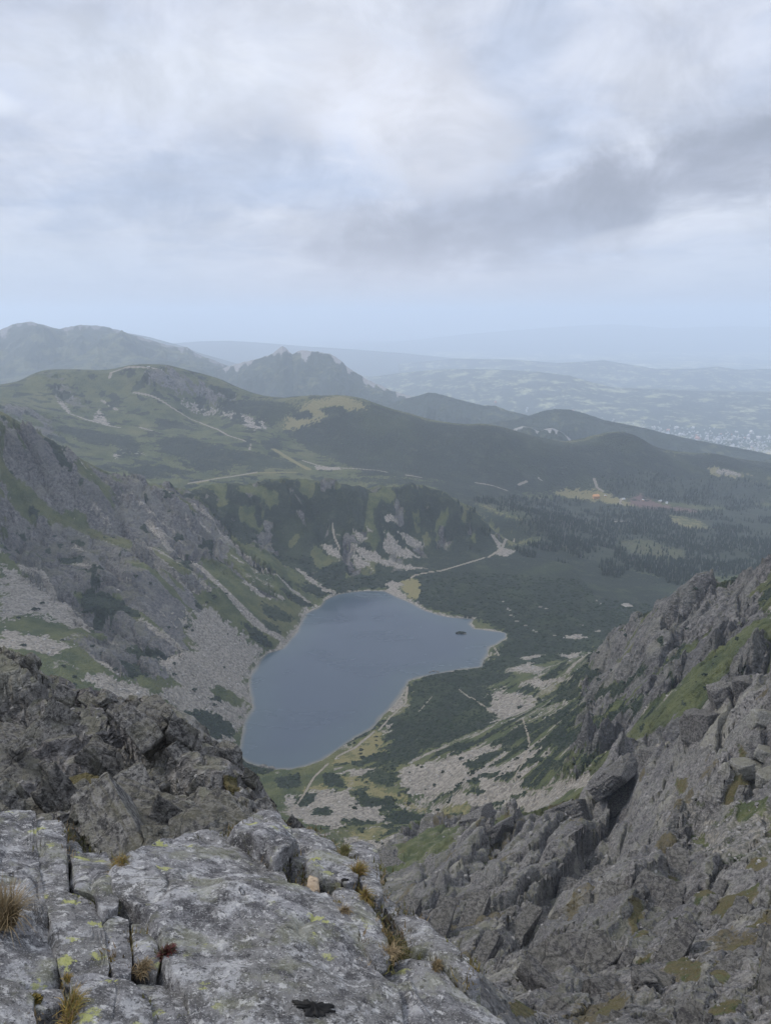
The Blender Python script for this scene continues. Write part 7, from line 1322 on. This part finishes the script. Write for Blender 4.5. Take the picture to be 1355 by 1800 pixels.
# ---------------------------------------------------------------- dwarf pines
def foliage_material(name, a, b_):
    m, t, b = material(name)
    pos = t.new('ShaderNodeNewGeometry').outputs['Position']; tn = t.attr('tint').outputs['Fac']
    c = t.mix(t.m('ADD', t.m('MULTIPLY', t.noise(pos, 0.7, 4), 0.6), t.m('MULTIPLY', tn, 0.4)), a, b_)
    t.put(b.inputs['Base Color'], c); b.inputs['Specular IOR Level'].default_value = 0.15
    return m
PINE = foliage_material('dwarf_pine_needles', (0.010, 0.016, 0.011), (0.025, 0.037, 0.021))
def pine_clump(seed, n):
    """a sprawling shrub: many small tufts over a low mound"""
    g = np.random.default_rng(seed); iv, if_ = ico(); V = []; F_ = []
    for k in range(n):
        a = g.uniform(0, 6.28); r = g.uniform(0, 1) ** 0.6; s = g.uniform(0.2, 0.36)
        c = np.array([r * math.cos(a), 0.75 * r * math.sin(a), 0.42 * (1 - r * r) * g.uniform(0.6, 1.0) + 0.05])
        V.append(iv * np.array([s, s, s * 0.8]) * g.uniform(0.75, 1.2, (12, 1)) + c); F_.append(if_ + 12 * k)
    return np.concatenate(V), np.concatenate(F_)
def thickets():
    g = np.random.default_rng(9)
    iv, if_ = ico(); pr = []
    for k in range(5):
        q = np.random.default_rng(k); pr.append((iv * q.uniform(0.65, 1.2, (12, 1)) * np.array([1, 1, 0.45]) + np.array([0, 0, 0.08]), [if_]))
    P = spread(60000, (-0.60, 0.62), (420, 1650), 'pine', 0.42, g, 1.0)[:12000]; r = np.hypot(P[:, 0], P[:, 1])
    scatter_mesh('dwarf_pine_thicket', pr, P, np.clip(r * 0.0018, 0.9, 3.0) * (0.5 + 1.5 * g.uniform(0, 1, len(P)) ** 2), g.uniform(0, 6.28, len(P)), PINE, tint=g.uniform(0, 1, len(P)))
    # shrubs standing apart on the screes and ribs
    protos = []
    for k in range(4):
        V, F_ = pine_clump(40 + k, 16); o = mesh_obj('dwarf_pine', V, F_, PINE, smooth=False); protos.append(o.data); bpy.data.objects.remove(o)
    n = 0
    for rg_, az_, cnt, lab, grp in (((560, 960), (-0.05, 0.34), 95, 'dark dwarf pine shrub standing alone on the grey boulder field south of the lake', 'dwarf pines on the boulder field'),
                                    ((380, 900), (0.30, 0.50), 45, 'dark dwarf pine shrub clinging to the rocky spur on the right', 'dwarf pines on the right spur'),
                                    ((700, 1350), (-0.50, -0.15), 55, 'dark dwarf pine shrub dotted on the scree left of the lake', 'dwarf pines left of the lake')):
        c = 0
        for _ in range(4000):
            if c >= cnt: break
            a = g.uniform(*az_); q = g.uniform(*rg_); x, y = math.sin(a) * q, math.cos(a) * q
            if grid_at(LSD, x, y) > -8 or grid_at(cov['pine'], x, y) > 0.5: continue
            if fbm(np.array([x / 60]), np.array([y / 60]), 3, 55)[0] < 0.02: continue
            o = put('dwarf_pine', protos[c % 4], (x, y, float(ground(x, y)) - 0.2), q * 0.0036 * g.uniform(0.6, 1.5), (0, 0, g.uniform(0, 6.28)))
            thing(o, lab, 'shrub', grp); c += 1
thickets()

# ---------------------------------------------------------------- spruce forest on the shelf
def spruce_shape(seed, dead=False):
    g = np.random.default_rng(seed); V = []; F3 = []; F4 = []
    def cone(z0, z1, r, n, jag):
        b = len(V); off = g.uniform(0, 6.28)
        for k in range(n): q = r * (1 + jag * g.uniform(-1, 1)); V.append((q * math.cos(off + k * 6.283 / n), q * math.sin(off + k * 6.283 / n), z0 + g.uniform(-.03, .03)))
        V.append((0, 0, z1))
        for k in range(n): F3.append((b + k, b + (k + 1) % n, b + n))
    cone(0, 0.55 if not dead else 1.0, 0.025, 4, 0)
    if dead:
        for k in range(5): cone(0.3 + 0.13 * k, 0.36 + 0.13 * k, 0.055 - 0.006 * k, 4, 0.7)
    else:
        for z0, z1, r in ((0.07, 0.50, 0.17), (0.26, 0.68, 0.140), (0.45, 0.84, 0.105), (0.64, 1.0, 0.068)): cone(z0, z1, r, 7, 0.35)
    return np.array(V), [np.array(F3)]
def forest():
    g = np.random.default_rng(10)
    needles = foliage_material('spruce_needles', (0.012, 0.020, 0.014), (0.034, 0.048, 0.028))
    m, t, b = material('dead_wood'); b.inputs['Base Color'].default_value = (0.20, 0.19, 0.185, 1)
    P = spread(90000, (-0.02, 0.60), (1700, 3650), 'forest', 0.35, g)
    clump = fbm(P[:, 0] / 110, P[:, 1] / 110, 4, 66); mead = grid_at(cov['meadow'], P[:, 0], P[:, 1])
    P = P[(clump > -0.14 + 0.25 * g.uniform(-1, 1, len(P))) & (mead < 0.35 + 0.2 * g.uniform(-1, 1, len(P)))][:10500]
    # scattered trees reach down the shelf among the dwarf pines
    Q = spread(6000, (0.10, 0.55), (1850, 2300), 'pine', 0.5, g); Q = Q[fbm(Q[:, 0] / 90, Q[:, 1] / 90, 3, 67) > 0.12][:500]
    P = np.concatenate([P, Q])
    H_ = 13.5 * g.uniform(0.55, 1.35, len(P)); r = np.hypot(P[:, 0], P[:, 1])
    order = np.argsort(r / H_); near = order[:300]; rest = order[300:]
    pr = [spruce_shape(k) for k in range(5)]; dd = [spruce_shape(20 + k, True) for k in range(3)]
    meshes = []
    for V, F_ in pr: o = mesh_obj('spruce_tree', V, F_, needles, smooth=False); meshes.append(o.data); bpy.data.objects.remove(o)
    for c, i in enumerate(near):
        o = put('spruce_tree', meshes[c % 5], P[i] - np.array([0, 0, 0.4]), H_[i], (0, 0, g.uniform(0, 6.28)))
        thing(o, 'slender dark spruce at the near edge of the forest beyond the lake', 'spruce', 'spruces at the near edge of the forest')
    dead = g.uniform(0, 1, len(rest)) < 0.10
    a = rest[~dead]; d = rest[dead]
    scatter_mesh('spruce_forest', pr, P[a], H_[a], g.uniform(0, 6.28, len(a)), needles, tint=g.uniform(0, 1, len(a)))
    scatter_mesh('dead_spruces', dd, P[d], H_[d] * 1.05, g.uniform(0, 6.28, len(d)), m)
forest()

# ---------------------------------------------------------------- buildings
def plain_mat(name, c, rough=0.8):
    m, t, b = material(name)
    n = t.noise(t.new('ShaderNodeTexCoord').outputs['Object'], 0.8, 4)
    t.put(b.inputs['Base Color'], t.mix(n, tuple(0.8 * v for v in c), tuple(min(1, 1.15 * v) for v in c))); b.inputs['Roughness'].default_value = rough
    return m
M_STONE = plain_mat('stone_wall', (0.36, 0.33, 0.29)); M_WOOD = plain_mat('timber_wall', (0.42, 0.25, 0.12)); M_ORANGE_LIT = plain_mat('orange_lit_roof', (0.55, 0.28, 0.12)); M_GREY = plain_mat('sheet_roof', (0.40, 0.41, 0.43)); M_WHITE = plain_mat('white_wall', (0.75, 0.74, 0.71)); M_GLASS = plain_mat('window_glass', (0.05, 0.06, 0.07), 0.2)  # hut roof orange: the warm light on it is put into the colour
def box(x0, x1, y0, y1, z0, z1):
    V = np.array([(x, y, z) for x in (x0, x1) for y in (y0, y1) for z in (z0, z1)], float)
    return V, np.array([(0, 1, 3, 2), (4, 6, 7, 5), (0, 4, 5, 1), (2, 3, 7, 6), (0, 2, 6, 4), (1, 5, 7, 3)])
def gable(w_, d, z, h, over):
    x, y = w_ / 2 + over, d / 2 + over
    V = np.array([(-x, -y, z), (x, -y, z), (x, y, z), (-x, y, z), (-x * .82, 0, z + h), (x * .82, 0, z + h)])
    return V, [np.array([(0, 1, 5, 4), (2, 3, 4, 5), (3, 2, 1, 0)]), np.array([(1, 2, 5), (3, 0, 4)])]
def house(name, label, cat, xy, w_, d, h, rh, yaw, wall, roof, rows=1, cols_=5, chimney=True, group=None):
    z = float(ground(*xy))
    root = empty(name, (xy[0], xy[1], z), label, cat, group); root.rotation_euler = (0, 0, yaw)
    V, F_ = box(-w_ / 2, w_ / 2, -d / 2, d / 2, -2.0, h); mesh_obj('wall', V, F_, wall, root, smooth=False)
    V, F_ = gable(w_, d, h + 0.02, rh, 0.8); r = mesh_obj('roof', V, F_, roof, root, smooth=False)
    if chimney: V, F_ = box(w_ * .2, w_ * .2 + 1.1, -.6, .6, h + rh * .4, h + rh * 1.25); mesh_obj('chimney', V, F_, M_STONE, r, smooth=False)
    me = None
    for j in range(rows):
        for i in range(cols_):
            if me is None: V, F_ = box(-.6, .6, -.06, .06, 0, 1.5); o = mesh_obj('window', V, F_, M_GLASS, root, smooth=False); me = o.data
            else: o = bpy.data.objects.new('window', me); col.objects.link(o); o.parent = root
            o.location = (-w_ / 2 + w_ * (i + .5) / cols_, -d / 2 - 0.04, 1.0 + 2.9 * j)
house('mountain_hut', 'large mountain hut with orange lit roof on the clearing at the forest edge', 'mountain hut', SPOTS['hut'][0], 26, 14, 8.5, 8.0, 0.25, M_WOOD, M_ORANGE_LIT, 2, 6)
for i, (lab, c, sz, rf) in enumerate((('small pale hut at the bend of the track, right of the large mountain hut', M_WHITE, (11, 8, 4), M_GREY), ('grey roofed barn at the right end of the reddish clearing, left of a similar barn', M_STONE, (15, 9, 5), M_GREY), ('grey roofed barn at the right end of the reddish clearing, right of a similar barn', M_WHITE, (13, 8, 4), M_GREY),
                                      ('small brown timber shed just right of the large mountain hut', M_WOOD, (9, 7, 3.5), M_GREY), ('tiny timber shed between the pale hut and the reddish clearing', M_WOOD, (8, 6, 3), M_GREY))):
    house('hut', lab, 'hut', SPOTS['cabins'][i], *sz, 3.0, 0.3 + 0.4 * i, c, rf, 1, 3, i < 2)
house('summit_station', 'stone cable car station on the round grassy summit', 'station', SPOTS['station'][0], 26, 12, 7, 2.2, 0.2, M_STONE, M_GREY, 2, 6)
house('weather_station', 'small stone weather house left of the cable car station on the summit', 'weather station', SPOTS['station'][1], 11, 9, 6, 1.8, 0.3, M_STONE, M_GREY, 1, 3)

def town():
    g = np.random.default_rng(12); H_ = []
    def add(n, px_az, rr, sa, sr):
        a = g.normal(px_az, sa, n); r = g.normal(rr, sr, n); H_.append(np.stack([np.sin(a) * r, np.cos(a) * r], -1))
    add(420, 0.43, 9200, 0.05, 480); add(260, 0.37, 9700, 0.05, 400); add(200, 0.49, 8900, 0.04, 500); add(110, 0.20, 10300, 0.05, 260); add(70, 0.30, 10000, 0.05, 300); add(90, 0.13, 10600, 0.04, 350); add(80, 0.30, 14500, 0.09, 700)
    XY = np.concatenate(H_); z = plain_z(XY[:, 0], XY[:, 1])
    # houses on the farmed ridge stand on its slope
    _, A, Rc, Hc = LONG
    az = np.arctan2(XY[:, 0], XY[:, 1]); r = np.hypot(XY[:, 0], XY[:, 1]); rc = np.interp(az, A, Rc); hc = np.interp(az, A, Hc)
    t_ = np.clip((rc - r) / 2600, 0, 1); zr = -830 + np.maximum(hc + 830, 5) * (1 - t_) ** 0.9
    z = np.where((r < rc) & (r > rc - 2600), np.maximum(z, zr + 12), z)
    P = np.concatenate([XY, z[:, None]], 1)
    size = g.uniform(6, 12, len(P)) * np.where(g.uniform(0, 1, len(P)) < 0.06, 2.6, 1.0)
    bx, bf = box(-.8, .8, -.55, .55, -1, .7); gv, gf = gable(1.6, 1.1, .7, .6, .1)
    V = np.concatenate([bx, gv]); F_ = [np.concatenate([bf, gf[0] + 8]), gf[1] + 8]
    mats = [plain_mat('town_pale', (0.46, 0.45, 0.43)), plain_mat('town_grey', (0.36, 0.36, 0.38)), plain_mat('town_red', (0.42, 0.22, 0.16))]
    meshes = []
    for mm in mats: o = mesh_obj('house', V, F_, mm, smooth=False); meshes.append(o.data); bpy.data.objects.remove(o)
    order = np.argsort(r / size)
    kinds = ['white', 'grey roofed', 'red roofed']
    for c, i in enumerate(order[:300]):
        k = int(g.choice(3, p=(0.6, 0.28, 0.12)))
        o = put('house', meshes[k], P[i], size[i], (0, 0, g.uniform(0, 6.28)))
        thing(o, 'tiny %s house of the hazy town on the plain' % kinds[k], 'house', '%s houses of the town' % kinds[k])
    rest = order[300:640]
    scatter_mesh('town_houses', [(V, F_)], P[rest], size[rest], g.uniform(0, 6.28, len(rest)), mats[0])
town()

# ---------------------------------------------------------------- islet and shoals in the lake
def islet():
    x, y = SPOTS['islet'][0]
    root = empty('islet', (x, y, 0), 'small rocky islet with dark dwarf pines near the east end of the lake', 'islet')
    P, F_ = rock_shape(14, 77, 9, (10.5, 5.5, 1.3), 0.08); o = mesh_obj('rock_base', P, F_, BUTT, root)
    V, F_ = pine_clump(91, 40); mesh_obj('dwarf_pines', V * np.array([8.5, 5.0, 6.0]) + np.array([-0.5, 0, 0.6]), F_, PINE, root, smooth=False)
    labs = ['low stone shoal off the south shore, furthest out into the lake', 'low stone shoal off the south shore, between two others', 'low stone shoal off the south shore, nearest the thicket', 'pale boulder standing in the water under the left scree', 'pale flat boulder at the near end of the lake, leftmost of three', 'pale flat boulder at the near end of the lake, middle one of three', 'pale flat boulder at the near end of the lake, rightmost of three']
    for i, ((x, y), l) in enumerate(zip(SPOTS['shoals'], labs)):
        o = put('boulder', rock_mesh(('shoal', i % 3), 8, 81 + i % 3, (1.3, 1, .45), bpy.data.materials['scree_stone'] if False else BUTT), (x, y, 0.3), [2.6, 2.2, 2.4, 3.0, 4.5, 3.5, 4.0][i], (0, 0, i)); thing(o, l, 'boulder')
islet()
